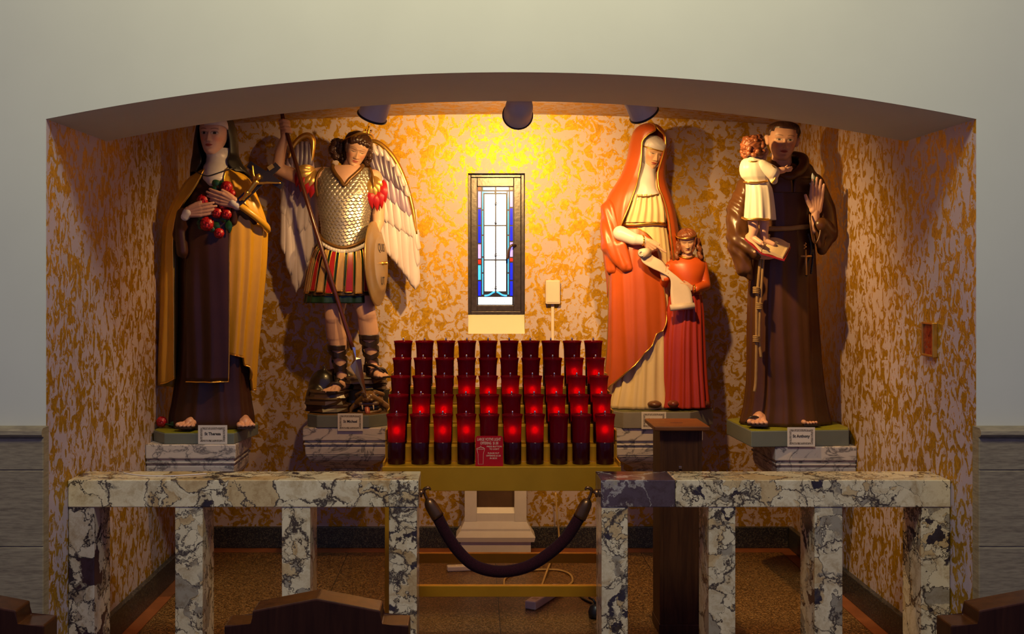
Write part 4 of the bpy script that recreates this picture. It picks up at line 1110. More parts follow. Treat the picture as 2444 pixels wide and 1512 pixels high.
# veil, cap and wimple
HC = (511.5, 322, 6)
hd = T.head('head', HC, 48, -8, 2, 2, skin=(.66, .40, .30), lids=0.05, wid=0.95, eye=1.22)
T.drape('veil', [(268, 508, 520, 8, -20, 513, 515), (274, 488, 542, 34, -42, 500, 530), (283, 476, 554, 38, -52, 488, 540), (300, 470, 561, 34, -54, 479, 547), (320, 465, 566, 28, -54, 475, 551), (345, 461, 568, 24, -54, 477, 554), (365, 459, 569, 22, -52, 482, 554),
         (388, 457, 578, 34, -50, 489, 552), (408, 455, 592, 36, -50, 478, 566), (425, 454, 602, 30, -54, 458, 598)], M_VEIL, None, lambda u: 424 if .1 < u < .9 else 412 + 120 * abs(u - .5) * 0, 4, 60, 90)
T.drape('forehead_band', [(277, 489, 533, 44, -20, 490, 532), (290, 480, 540, 47, -20, 480.5, 539.5), (300, 477, 542, 46.5, -20, 477.5, 541.5)], M_LINEN, None, lambda u: 301 + 8 * (2 * abs(u - .5)) ** 3 - 2, 3, 14, 60, front=True)
T.loft('wimple', [(352, 487, 546, 16, -30), (366, 490, 545, 26, -28), (380, 491, 546, 30, -28), (396, 486, 550, 38, -28), (412, 482, 555, 46, -30), (428, 487, 549, 50, -10), (440, 500, 533, 50, 10), (446, 508, 524, 50, 20)], M_LINEN,
       lambda th, py: 0.5 * np.sin(py * 0.42 + 0.04 * th + 1.5 * np.sin(th * .03)) * (py > 362), 60)
T.tube('rosary_cord', [(462, 405, 36), (478, 414, 50), (498, 420, 55), (520, 414, 55), (545, 404, 48), (560, 400, 38)], 1.3, M_BLACK, None, 8, 40)
# sleeves and hands
T.blob('sleeve', [('c', (428, 560, 30), (440, 512, 58), 20, 15), ('c', (430, 540, 44), (436, 600, 44), 14, 15), ('c', (436, 600, 44), (440, 612, 46), 12, 6)], 2.2, M_HABIT, None, 6)
T.blob('sleeve', [('c', (596, 525, 20), (570, 488, 52), 20, 14), ('c', (568, 488, 54), (562, 530, 52), 12, 8)], 2.2, M_HABIT, None, 6)
for a, b in (((440, 514, 60), (450, 506, 64)), ((566, 488, 60), (558, 482, 65))): T.blob('cuff', [('c', a, b, 13, 12)], 1.5, M_LINEN, None, 3)
M_HANDT = pm('pale flesh paint', (.50, .27, .20), 0.4, var=0.06, scale=10)
T.blob('hand', T.hand((446, 506, 65), (1, -0.14, 0.10), (0, -1, 0.25), (0.1, 0.1, -1), 72, 6, 0.5, 1.05, thumb=(.8, .35, .1)), 1.1, M_HANDT, None, 2)
T.blob('hand', T.hand((562, 484, 66), (-1, -0.30, 0.10), (-0.2, -1, 0.3), (-0.1, 0.1, -1), 74, 7, 0.5, 1.05, thumb=(.8, .35, .1)), 1.1, M_HANDT, None, 2)
# roses
M_ROSE = pm('red rose paint', (.36, .008, .012), 0.35, var=0.12, scale=8)
M_LEAF = pm('dark green leaf paint', (.010, .055, .022), 0.3, var=0.3, scale=20)
def rose(st, c, r, parent=None, mat=None, name='rose'):
    V, F = [], []; nu, nv = 36, 22
    for j in range(nv + 1):
        la = -math.pi / 2 + math.pi * j / nv
        for i in range(nu):
            lo = 2 * math.pi * i / nu
            sp = (lo / (2 * math.pi) * 3.0 + (la + 1.6) * 1.5) % 1.0
            k = 0.80 + 0.26 * sp ** 1.5 - 0.25 * max(0, math.sin(la) - .85) * 3
            # flower axis points to the viewer
            x, y, zz = math.cos(la) * math.cos(lo), math.cos(la) * math.sin(lo), math.sin(la)
            V.append((c[0] + r * k * x, c[1] + r * k * y, c[2] + r * k * 0.75 * zz))
    F = grid_faces(nv + 1, nu, True)
    ro = st.mk(name, np.array(V), F, mat or M_ROSE, parent)
    return ro
def leaf(st, a, b, w, mat=None, parent=None, dmid=4, name='leaf'):
    a, b = np.array(a, float), np.array(b, float); u = (b - a); L = np.linalg.norm(u[:2]); n = np.array([-u[1], u[0], 0]) / L
    A, B = [], []
    for t in np.linspace(0, 1, 9):
        wd = w * math.sin(math.pi * t ** 0.8) ** 0.8 + 0.2
        c = a + u * t + np.array([0, 0, dmid * math.sin(math.pi * t)])
        for k in (-1, -.5, 0, .5, 1): A.append(c + n * wd * k + np.array([0, 0, -1.5 * abs(k) * 1.2]))
    n_ = len(A); A = A + [x - np.array([0, 0, 1.2]) for x in A]
    F = grid_faces(9, 5, False); F += [tuple(i + n_ for i in f) for f in F]
    return st.mk(name, np.array(A), F, mat or M_LEAF, parent, True)
for (x, y, r) in ((541, 446, 14), (553, 462, 10), (484, 478, 14), (518, 507, 13), (541, 510, 12.5), (494, 534, 16.5), (523, 556, 12), (532, 490, 10)):
    rose(T, (x, y, 62 if (x, y) != (553, 462) else 54), r)
for a, b in (((505, 440), (525, 432)), ((525, 430), (536, 455)), ((472, 540), (484, 525)), ((510, 528), (524, 548)), ((545, 525), (548, 556)), ((470, 520), (486, 512)), ((500, 552), (512, 540)), ((536, 530), (530, 512)), ((503, 447), (520, 456)), ((484, 548), (476, 530))):
    leaf(T, (*a, 58), (*b, 60), 8)
# crucifix with gilt figure
M_EBONY = pm('ebony cross', (.010, .007, .006), 0.3)
cr = T.tube('crucifix', [(571, 482, 70), (662, 394, 66)], 1.0, M_EBONY, None, 6)
def bar(name, a, b, w, th, mat, parent):
    a, b = np.array(a, float), np.array(b, float); u = b - a; u /= np.linalg.norm(u); n = np.cross(u, [0, 0, 1.]); n /= np.linalg.norm(n); m_ = np.cross(u, n)
    V = [p + n * sx * w / 2 + m_ * sy * th / 2 for p in (a, b) for sx, sy in ((-1, -1), (1, -1), (1, 1), (-1, 1))]
    return T.mk(name, np.array(V), [(0, 1, 2, 3), (4, 5, 6, 7), (0, 1, 5, 4), (1, 2, 6, 5), (2, 3, 7, 6), (3, 0, 4, 7)], mat, parent, False)
bar('upright', (571, 482, 69), (662, 394, 65), 17, 7, M_EBONY, cr)
bar('cross_arm', (594, 392, 66), (672, 444, 66), 17, 7, M_EBONY, cr)
bar('title_plate', (640, 404, 71), (652, 396, 71), 10, 2, M_GOLD, cr)
g = 76
T.blob('corpus', [('c', (576, 476, g), (590, 466, g + 2), 3, 4), ('c', (590, 466, g + 2), (597, 455, g), 4.5, 5), ('c', (597, 455, g), (612, 435, g), 6, 7), ('e', (619, 423, g + 3), (6, 7.5, 6)), ('c', (611, 435, g), (606, 414, g), 3, 2.4), ('c', (606, 414, g), (604, 397, g - 2), 2.4, 2),
                  ('c', (614, 438, g), (640, 436, g), 3, 2.4), ('c', (640, 436, g), (668, 437, g - 2), 2.4, 2), ('e', (594, 459, g), (8, 7, 5)), ('c', (583, 474, g), (592, 460, g + 4), 4, 4)], 1.0, M_GOLD, cr, 1)
# feet in sandals
for heel, toe in (((462, 1004, 30), (446, 1018, 84)), ((578, 1004, 20), (594, 1017, 72))):
    T.blob('foot', T.foot((heel[0], 1016, heel[2]), (toe[0], 1016, toe[2]), 13, 1.5), 1.3, M_TOE, None, 2)
    T.sole((heel[0], 1018, heel[2]), (toe[0], 1018, toe[2]), 19)
card(T, 473, 542.5, 1014, 1059, 99, 'St Theresa', 'white name card with a lettered saint name under the nun', 0.021)
# cut rose lying on the base
fr = thing('cut_rose', 'single red rose lying on the green base beside the nun', 'rose', W(386, 1024, 447)); fr.location.z = zt_ + 0.002
class _F(St):
    def __init__(s): s.pxc, s.pyb, s.s0, s.root, s.offs, s.dz = 386, 1024, 450.0, fr, {}, 0.0
FR = _F()
rose(FR, (386, 1009, 0), 13.0, None, None, 'blossom')
FR.tube('stem', [(395, 1014, 2), (412, 1017, 4), (432, 1019, 0)], [2, 1.6, 1.2], M_LEAF, None, 6, 12)
for a, b in (((404, 1016, 3), (420, 1009, 8)), ((410, 1017, 3), (426, 1013, -4))): leaf(FR, a, b, 4, None, None, 2)
# ================================================================== STATUE: WINGED SOLDIER
SCF = 415.0
console('rounded grey marble bracket under the winged soldier statue', (722 - VX) / SCF, (925 - VX) / SCF, FPX / SCF, YB - 0.001, CZ - 0.868, 0.30, wall='back')
K = St('winged_soldier_statue', 'painted statue of a winged soldier in silver scale armour spearing a demon', 'statue', 830, 979, 402.0)
mz1, mz0 = CZ - 0.793, CZ - 0.8675
K.root.location.z = mz1
octa_base(K, [(-0.965, 6.33), (-0.90, 6.26), (-0.60, 6.26), (-0.497, 6.36), (-0.497, 6.62), (-0.56, 6.70), (-0.90, 6.70), (-0.965, 6.62)], mz0, mz1, pm('brown base top', (.12, .06, .02), .5), M_GREY)
# --- rock and demon
M_ROCK = pm('dark brown rock paint', (.060, .030, .012), 0.35, var=0.5, scale=9, coat=0.2)
M_DEMON = pm('black demon paint', (.018, .013, .009), 0.28, var=0.4, scale=14, coat=0.3)
M_DEMON_F = pm('brown demon face paint', (.15, .075, .022), 0.3, var=0.5, scale=18, coat=0.3)
def rdisp(a, k1=.11, k2=.23):
    return lambda co: a * (np.sin(co[:, 2] * k2 * 2 + 2 * np.sin(co[:, 0] * k1)) + 0.7 * np.sin(co[:, 0] * k2 + co[:, 1] * k1 * 1.3))
def ledge(cx, cd, rx, rd, py0, py1, seed, mat=None, n=11):
    """one rough rock ledge with a flat top"""
    rg_ = random.Random(seed); A = []
    ang = [2 * math.pi * (i + rg_.uniform(-.25, .25)) / n for i in range(n)]
    rr_ = [rg_.uniform(.86, 1.06) for _ in range(n)]
    for py, k in ((py0, .97), (py0 + 2.5, 1.0), ((py0 + py1) / 2, 0.95), (py1, 1.0)):
        for a, r_ in zip(ang, rr_):
            jx = rg_.uniform(-1.6, 1.6) if py not in (py0,) else 0
            A.append((cx + (rx * r_ * k) * math.cos(a) + jx, py + rg_.uniform(-.8, .8), cd + (rd * r_ * k) * math.sin(a) + jx))
    F = grid_faces(4, n, True) + [tuple(range(n)), tuple(range(3 * n, 4 * n))]
    return K.mk('rock_ledge', np.array(A), F, mat or M_ROCK, None, False)
ledge(786, 24, 50, 40, 931, 946, 1); ledge(782, 26, 52, 40, 946, 962, 2); ledge(784, 22, 56, 42, 962, 979, 3)
ledge(872, -10, 58, 42, 897, 912, 4); ledge(880, -14, 50, 36, 912, 926, 5); ledge(868, -18, 62, 34, 926, 979, 6, M_DEMON)
K.blob('demon_body', [('e', (772, 930, -24), (38, 50, 26)), ('e', (758, 950, -12), (28, 38, 28)), ('c', (764, 902, -22), (774, 886, -20), 13, 6), ('c', (774, 886, -20), (774, 868, -20), 6, 1.5), ('e', (806, 912, -34), (46, 34, 20))], 3, M_DEMON, None, 4)
dh = K.blob('demon_head', [('e', (880, 957, 26), (33, 24, 28)), ('c', (853, 960, 44), (874, 944, 54), 7, 9), ('c', (908, 958, 42), (886, 944, 54), 7, 9), ('c', (882, 938, 46), (879, 950, 60), 7, 8), ('e', (871, 953, 60), (4.5, 3.6, 4)), ('e', (888, 953, 60), (4.5, 3.6, 4)),
                           ('c', (862, 963, 52), (900, 962, 52), 5, 5), ('c', (858, 981, 44), (884, 984, 50), 5, 6), ('c', (884, 984, 50), (906, 978, 42), 6, 5), ('c', (894, 936, 42), (912, 942, 34), 6, 5), ('c', (866, 936, 42), (850, 944, 34), 6, 5),
                           ('c', (908, 962, 28), (922, 972, 26), 8, 7), ('c', (922, 972, 26), (924, 986, 26), 6, 4), ('c', (848, 968, 30), (838, 976, 32), 8, 5), ('c', (838, 976, 32), (836, 986, 34), 5, 3)], 1.3, M_DEMON_F, None, 3)
K.blob('demon_mouth', [('c', (866, 973, 47), (899, 971, 46), 7.5, 7)], 1.3, M_BLACK, dh, 2)
K.blob('demon_tongue', [('c', (877, 973, 52), (879, 981, 58), 6.5, 6)], 1.2, pm('tongue paint', (.40, .10, .06), .35), dh, 2)
for x in (866, 892): K.blob('fang', [('c', (x, 966, 55), (x + 1, 975, 56), 2.2, 1.0)], 0.8, pm('tooth paint', (.6, .5, .35), .4), dh, 1)
for x in (862, 899): K.blob('demon_eye', [('e', (x, 943, 47), (5.5, 3.6, 4))], 1.0, M_BLACK, dh, 1)
# --- body: one continuous figure
arm_hand = [('c', (680, 330, 20), (677, 306, 12), 9.5, 10), ('c', (677, 306, 12), (676, 298, 14), 10, 9)]
for gi, gy_ in enumerate((291.5, 300, 308.5, 316.5)):
    gx = 677.5 + (gy_ - 290) * 0.30
    gpts = [(gx - 9, gy_ + 1, 14), (gx - 8.5, gy_ + 0.5, 27), (gx, gy_, 33), (gx + 8, gy_ + 1.5, 30), (gx + 10, gy_ + 2, 22)]
    for ga, gb in zip(gpts[:-1], gpts[1:]): arm_hand.append(('c', ga, gb, 4.3, 4.2))
arm_hand += [('c', (678, 314, 16), (688, 303, 18), 5, 4.6), ('c', (688, 303, 18), (690, 294, 24), 4.6, 4)]
body = [('c', (828, 412, 0), (845, 372, 8), 20, 17), ('e', (826, 440, 0), (58, 48, 26)), ('e', (822, 520, 0), (52, 60, 26)), ('e', (822, 610, 0), (54, 50, 32)),
        ('c', (772, 418, -2), (714, 424, 2), 21, 19), ('c', (714, 424, 2), (664, 404, 8), 18, 14.5), ('c', (662, 402, 8), (668, 366, 14), 14.5, 13), ('c', (668, 366, 14), (681, 326, 20), 13, 9),
        ('c', (888, 424, -2), (900, 480, -4), 21, 17), ('c', (900, 480, -4), (900, 530, -2), 16, 13.5), ('c', (900, 530, -2), (886, 580, 28), 13.5, 9.5),
        ('c', (796, 660, 6), (798, 722, 14), 36, 28), ('c', (798, 722, 14), (797, 756, 22), 27, 22), ('e', (797, 758, 27), (17, 19, 15)), ('c', (797, 756, 20), (802, 800, 6), 22, 24), ('c', (802, 800, 6), (812, 878, 0), 23, 12.5), ('c', (812, 878, 0), (814, 915, -2), 12.5, 14),
        ('c', (858, 660, 6), (866, 716, 14), 36, 28), ('c', (866, 716, 14), (874, 748, 24), 27, 22), ('e', (875, 751, 29), (17, 19, 15)), ('c', (874, 748, 22), (878, 792, 6), 22, 23.5), ('c', (878, 792, 6), (886, 862, -4), 22.5, 12.5), ('c', (886, 862, -4), (886, 882, -6), 12.5, 14)]
body += arm_hand + K.foot((818, 930, -10), (790, 932, 62), 15.5) + K.foot((884, 896, -12), (918, 897, 52), 15.5)
K.blob('body', body, 1.5, M_SKIN, None, 6)
# --- silver scale armour
def scale_relief(th, py):
    rowh, n = 8.0, 36.0
    r_ = np.floor(py / rowh); v = py / rowh - r_
    def uf_(row):
        uu = th / 360.0 * n + 0.5 * (row % 2); return uu - np.floor(uu) - 0.5
    ua, ub = uf_(r_ - 1), uf_(r_)
    over = (v < 0.55 * (1 - (2 * ua) ** 2))
    hgt = np.where(over, (v + 1) / 1.55, v / 1.55)
    return 2.3 * hgt - 0.8 + 3.0 * np.exp(-((th - 60) / 18) ** 2 - ((py - 462) / 24) ** 2) + 3.0 * np.exp(-((th - 120) / 18) ** 2 - ((py - 462) / 24) ** 2)
def hemM(x, py):
    t = np.clip((py - 480) / 110, 0, 1); return -24 * t * (np.abs(x - 822) / 58) ** 2
M_SILVER = pm('silver scale paint', (.46, .41, .34), 0.30, 0.75, 0.12, 20)
M_TRIMB = pm('brown gilt trim', (.16, .075, .018), 0.35, 0.4, 0.2, 20)
arm_sec = [(396, 800, 858, 16, -18), (402, 770, 884, 24, -26), (416, 757, 894, 32, -30), (440, 754, 895, 40, -31), (480, 757, 891, 45, -31), (520, 762, 884, 45, -29), (552, 766, 880, 43, -28), (575, 768, 878, 43, -27), (598, 770, 876, 42, -26)]
ar = K.loft('scale_cuirass', arm_sec, M_SILVER, scale_relief, 190, 300, None, 1.0, hemM)
K.tube('cuirass_trim', [(764, 560, 6), (771, 570, 30), (792, 583, 44), (822, 592, 49), (852, 585, 44), (872, 572, 30), (880, 561, 6)], 4.2, M_TRIMB, ar, 10, 40)
nk = K.sheet('bare_neckline', [(396, 800, 862, 22, 30, 24), (404, 796, 866, 26, 36, 28), (416, 803, 857, 34, 41, 35), (428, 814, 842, 41, 44, 41), (441, 825, 829, 44.5, 45, 44.5)], M_SKIN, None, 6, 30, 24, ar)
K.tube('neck_trim', [(797, 396, 22), (797, 404, 30), (805, 418, 38), (816, 431, 45), (827, 445, 48), (839, 431, 45), (852, 418, 38), (865, 404, 30), (867, 396, 22)], 4.6, M_TRIMB, ar, 10, 60)
for pts in ([(772, 402, 16), (763, 415, 28), (758, 440, 33), (760, 470, 24)], [(884, 402, 16), (890, 418, 28), (893, 440, 31), (890, 470, 24)]): K.tube('armhole_trim', pts, 3.2, M_TRIMB, ar, 10, 30)
# --- skirt with strips
M_SKIRT = pm('dark green skirt paint', (.012, .040, .020), 0.35, 0.1, 0.4, 16)
sk = [(566, 770, 876, 38, -30), (600, 752, 886, 46, -36), (640, 742, 891, 52, -40), (690, 733, 894, 57, -44), (722, 728, 895, 60, -46)]
K.loft('skirt', sk, M_SKIRT, folds(5, 16, 7, 580, 720, 4), 50, 110)
M_HEM = pm('gilt embroidered hem', (.10, .055, .014), 0.35, 0.4, 0.9, 60)
K.drape('hem_band', [(682, 733, 895, 60, -44, 736, 891), (705, 729, 896, 63, -44, 733, 893)], M_HEM, folds(5, 16, 7, 580, 720, 4), None, 3, 10, 110, front=True)
M_STRED = pm('red strip paint', (.36, .012, .018), 0.3, var=0.15)
M_STCRM = pm('cream strip paint', (.50, .30, .12), 0.35, var=0.15)
for i, a in enumerate(np.linspace(172, 12, 11)):
    wv = 5.6
    rows_ = []
    for py, e in ((588, 2.5), (604, 5), (640, 6.5), (696 + 3 * math.sin(i * 2.1), 7)):
        xl, xr, df, db = [np.interp(py, [r_[0] for r_ in sk], [r_[k] for r_ in sk]) for k in (1, 2, 3, 4)]
        cx, rx = (xl + xr) / 2, (xr - xl) / 2 + e
        ww = wv * (0.8 + 0.3 * (py - 578) / 118)
        rows_.append((py, cx - rx, cx + rx, df + e, db - e, cx + rx * math.cos(R(min(a + ww, 179))), cx + rx * math.cos(R(max(a - ww, 1)))))
    K.drape('skirt_strip', rows_, M_STRED if i % 2 == 0 else M_STCRM, None, None, 2.5, 24, 8, front=True, trim=M_GOLD, trim_r=1.1, hem=True)
K.blob('white_frill', [('e', (x, 570 + 24 * (1 - ((x - 822) / 58) ** 2) + 6, 20 + 29 * math.sqrt(max(0, 1 - ((x - 822) / 60) ** 2))), (5, 5.5, 4)) for x in np.linspace(768, 876, 19)], 1.4, M_LINEN, None, 1)
# --- shoulder flaps
def petal(a, b, w, mat, dm=5): return leaf(K, a, b, w, mat, None, dm, 'shoulder_flap')
M_GOLDP = pm('gilt flap', (.62, .36, .09), 0.3, 0.6, 0.15, 20)
for (x, y) in ((716, 452), (728, 462), (740, 466), (706, 440)): petal((x + 14, y - 42, 22), (x, y + 6, 20), 9, M_STRED, 10)
for (x, y) in ((706, 408), (708, 424), (724, 446), (738, 452), (712, 398)): petal((752, 404, 18), (x, y, 28), 8, M_GOLDP, 8)
for (x, y) in ((888, 494), (900, 500), (911, 494), (919, 480)): petal((x - 4, y - 52, 22), (x, y + 4, 22), 8.5, M_STRED, 10)
for (x, y) in ((886, 470), (898, 472), (908, 462), (915, 446)): petal((886, 420, 18), (x, y, 28), 8.5, M_GOLDP, 9)
# --- head, hair, diadem
HK = ((851, 357, 14), 39.5); an = dict(yaw=16, pitch=18, roll=13)
K.head('head', *HK, **an, skin=(.62, .36, .22), lids=0.85, wid=0.93)
K.hair('hair', *HK, lambda t, z: np.where(np.abs(t) < 62, (z - 0.50 - 0.12 * np.cos(np.radians(t * 4))) * 1.5, np.where(np.abs(t) < 100, z + 0.25, z + 0.85)), 0.16, M_HAIR, **an, wave=0.018, kth=22, kz=11)
K.blob('curls', [('e', (803, 342, -2), (14, 13, 14)), ('e', (797, 357, -2), (14, 14, 14)), ('e', (803, 372, -4), (14, 11, 14)), ('e', (812, 350, -8), (14, 20, 14)), ('e', (884, 356, 14), (7, 12, 12)), ('e', (884, 374, 10), (7.5, 13, 12)), ('e', (876, 389, 4), (9, 8, 10)), ('e', (820, 380, -16), (14, 12, 12))], 1.6, M_HAIR, None, 2, rdisp(0.9, .5, .6))
K.blob('fringe', [('e', (844 + 5.2 * i, 335 + 1.3 * i + 2 * (i % 2), 47 - 0.35 * (i - 3) ** 2), (4.2, 5.5, 4)) for i in range(8)], 1.1, M_HAIR, None, 1)
K.tube('diadem', [(812, 338, -4), (818, 336, 24), (838, 330, 43), (862, 322, 50), (880, 320, 42), (889, 324, 22), (890, 328, 0)], [2, 3, 4, 6, 6, 3, 2], M_GOLD, None, 10, 50, 0.5)
K.blob('diadem_cross', [('c', (879, 318, 46), (881, 303, 46), 2.4, 1.8), ('c', (874, 310, 46), (887, 312, 46), 1.8, 1.8), ('e', (881, 303, 46), (3, 3, 3)), ('e', (874, 310, 46), (2.6, 2.6, 2.6)), ('e', (887, 312, 46), (2.6, 2.6, 2.6))], 0.9, M_GOLD, None, 1)
# --- sandals
def leg_axis(side):
    return (np.array([(804, 822, 4, 21.5), (812, 878, 0, 13.8), (814, 905, -2, 15)]) if side == 0 else np.array([(880, 797, 5, 23), (886, 862, -4, 13.8), (886, 878, -6, 15)]))
for side in (0, 1):
    ax = leg_axis(side); top = ax[0]
    prof = []
    ring = [(top[0] + top[3] * 1.04 * math.cos(a), top[1] + 6 + 0 * a, top[2] + top[3] * 1.04 * math.sin(a)) for a in np.linspace(0, 2 * math.pi, 28)]
    K.loft('sandal_cuff', [(top[1] + 1, top[0] - top[3] - 1.6, top[0] + top[3] + 1.6, top[2] + top[3] + 1.6, top[2] - top[3] - 1.6), (top[1] + 13, top[0] + 1 - top[3] * .93 - 1.6, top[0] + 1 + top[3] * .93 + 1.6, top[2] + top[3] * .93 + 1.6, top[2] - top[3] * .93 - 1.6)], M_LEATHER, None, 6, 36)
    for sg in (1, -1):
        ra = []; pts = []
        for t in np.linspace(0, 1, 50):
            py = top[1] + 10 + (ax[-1][1] - top[1] - 2) * t
            x, d, r_ = [np.interp(py, ax[:, 1], ax[:, k]) for k in (0, 2, 3)]
            a = R(90) + sg * R(95) * math.cos(t * math.pi * 2.6); [ra.append((x + (r_ + rad) * math.cos(a), py + hw_, d + (r_ + rad) * math.sin(a))) for rad, hw_ in ((2.6 + .4 * sg, -5.5), (2.6 + .4 * sg, 5.5), (0.4, 5.5), (0.4, -5.5))]
        m_ = len(ra) // 4
        K.mk('sandal_strap', np.array(ra), grid_faces(m_, 4, True) + [(0, 1, 2, 3), tuple(range(4 * m_ - 4, 4 * m_))], M_LEATHER, None, False)
    K.loft('sandal_heel', [(ax[0][1] + 12, ax[0][0] + 1, ax[0][0] + 13, -6, -20), (ax[1][1], ax[1][0] - 11, ax[1][0] + 16, -2, -17), (ax[2][1] + (22 if side == 0 else 14), ax[2][0] - 14, ax[2][0] + 19, 2, -22)], M_LEATHER, None, 20, 24)
    hx, tx, gy, td = ((818, 790, 931, 60) if side == 0 else (884, 918, 896.5, 50))
    K.tube('sandal_strap', [(hx - 14, gy - 8, 8), (hx - 10, gy - 26, 16), (hx + (tx - hx) * .45, gy - 22, 34), (hx + (tx - hx) * .5 + 16, gy - 8, 34)], 4.5, M_LEATHER, None, 8, 24, 0.7)
    K.tube('sandal_strap', [(tx + (hx - tx) * .35 - 17, gy - 5, td * .62), (tx + (hx - tx) * .35 - 8, gy - 17, td * .66), (tx + (hx - tx) * .35 + 9, gy - 16, td * .66), (tx + (hx - tx) * .35 + 17, gy - 5, td * .60)], 4.5, M_LEATHER, None, 8, 24, 0.7)
    K.sole((hx, gy + 2, -12), (tx, gy + 2, td), 16.5)
# --- spear
sp = K.tube('spear_shaft', [(669.5, 268, 18), (683, 318, 26), (760, 560, 62), (844, 828, 66)], [4.6, 5, 5.2, 5.2], pm('dark red spear paint', (.075, .018, .010), 0.25, coat=0.3), None, 12, 40)
A = [(841, 828, 70), (852, 826, 70), (851, 848, 70), (856, 838, 70), (868, 862, 72), (876, 936, 72), (852, 880, 72), (841, 860, 70), (845, 850, 70)]
tipc = np.array([(843, 822, 71), (850, 822, 71), (851, 845, 72), (863, 848, 72), (866, 868, 72), (876, 937, 70), (850, 885, 72), (838, 866, 72), (845, 852, 72)], float)
n_ = len(tipc); V = np.vstack([tipc + [0, 0, 0.8], tipc - [0, 0, 2.5], [[852, 850, 76]], [[864, 900, 75]]])
F = [tuple(range(n_, 2 * n_))] + [(i, (i + 1) % n_, (i + 1) % n_ + n_, i + n_) for i in range(n_)]
for i in range(n_): F.append((i, (i + 1) % n_, 2 * n_ if i in (0, 1, 7, 8, 2, 6) else 2 * n_ + 1))
F += [(3, 2 * n_, 2 * n_ + 1), (6, 2 * n_, 2 * n_ + 1)]
K.mk('spear_head', V, F, M_STEEL, sp, False)
# --- shield
M_SHIELD = pm('dull gilt shield', (.34, .22, .085), 0.36, 0.55, 0.08, 5)
shd = bpy.data.objects.new('shield', None)
prof = [(0.2, 14), (24, 13.5), (60, 12), (66, 11), (70, 8), (84, 5), (97, 0.5), (100, -1), (100, -3.5), (96, -3), (80, 0), (60, 5), (20, 9), (0.2, 9.5)]
V, F = lathe_data(prof, 64, False); V = np.array(V)
nrm = np.array([0.985, -0.05, 0.16]); nrm /= np.linalg.norm(nrm); e1 = np.array([0.02, -1, 0.0]); e1 -= nrm * e1.dot(nrm); e1 /= np.linalg.norm(e1); e2 = np.cross(nrm, e1)
SC_ = np.array([899, 629, 34.0])
SV = SC_ + V[:, :1] * e1 + V[:, 1:2] * e2 + V[:, 2:3] * nrm
sho = K.mk('shield', SV, F, M_SHIELD)
K.tube('shield_boss', [SC_ + nrm * 12, SC_ + nrm * 17, SC_ + nrm * 24, SC_ + nrm * 27], [6, 4, 4, 2.5], M_GOLD, sho, 14, 14)
def stext(body, up, side, size):
    o = text('shield_lettering', body, size / K.s0, M_CARDINK, sho, (0, 0, 0), (0, 0, 0), extrude=0.0003)
    pos = SC_ + K.offs[sho.name] + e1 * up + e2 * side + nrm * 13.6
    ex = np.array([-e2[0], 0, 0]);
    X = Vector((-e2[0], e2[2], e2[1])); Yv = Vector((e1[0], -e1[2], -e1[1])); Zv = Vector((nrm[0], -nrm[2], -nrm[1]))
    if X.cross(Yv).dot(Zv) < 0: X = -X
    m = Matrix((X, Yv, Zv)).transposed().to_4x4(); m.translation = Vector(K.p(pos)); o.matrix_local = m
stext('QUIS', 36, 0, 27); stext('UT', -42, 0, 27)
# --- wings of single feathers
M_FEA = pm('white feather paint', (.54, .46, .49), 0.35, var=0.06, scale=8)
M_FEV = pm('violet covert paint', (.30, .22, .34), 0.35, var=0.15, scale=10)
M_FED = pm('deep violet covert paint', (.13, .095, .16), 0.35, var=0.3, scale=12)
def feather(o, t, w, d0, mat, parent, bend=0.0):
    o, t = np.array(o, float), np.array(t, float); u = t - o; L = np.linalg.norm(u); n = np.array([-u[1], u[0]]) / L
    A = []; nn = 14
    for k in range(nn):
        q = k / (nn - 1); wd = w * (0.55 + 0.45 * math.sin(math.pi * min(q * 1.1, 1) * 0.5)) * (1.0 if q < .8 else math.sqrt(max(0.0, 1 - ((q - .8) / .2) ** 2)) + 0.03)
        c = o + u * q + n * bend * math.sin(math.pi * q)
        for j in (-1, -.55, -.08, .08, .55, 1):
            hgt = {1: -1.5, .55: 1.2, .08: 2.6}[abs(j)]
            A.append((c[0] + n[0] * wd * j, c[1] + n[1] * wd * j, d0 + hgt + 3.0 * math.sin(math.pi * q)))
    m_ = len(A); A = A + [(a, b, c - 2.5) for a, b, c in A]
    F = grid_faces(nn, 6, False); F += [tuple(i + m_ for i in f[::-1]) for f in F]
    for k in range(nn - 1):
        for c in (0, 5): F.append((k * 6 + c, (k + 1) * 6 + c, (k + 1) * 6 + c + m_, k * 6 + c + m_))
    for c in range(5):
        for k in (0, nn - 1): F.append((k * 6 + c, k * 6 + c + 1, k * 6 + c + 1 + m_, k * 6 + c + m_))
    return K.mk('feather', np.array(A), F, mat, parent, True)
def wing(lead, rows_, edge_r):
    w = K.tube('wing', lead, edge_r, M_GOLD, None, 12, 50)
    for org, tip, n, wd, d0, mat, bend in rows_:
        O, Tt = crom(org, n), crom(tip, n)
        for i in range(n): feather(O[i], Tt[i], wd, d0 + (i % 2) * 1.2, mat, w, bend)
    return w
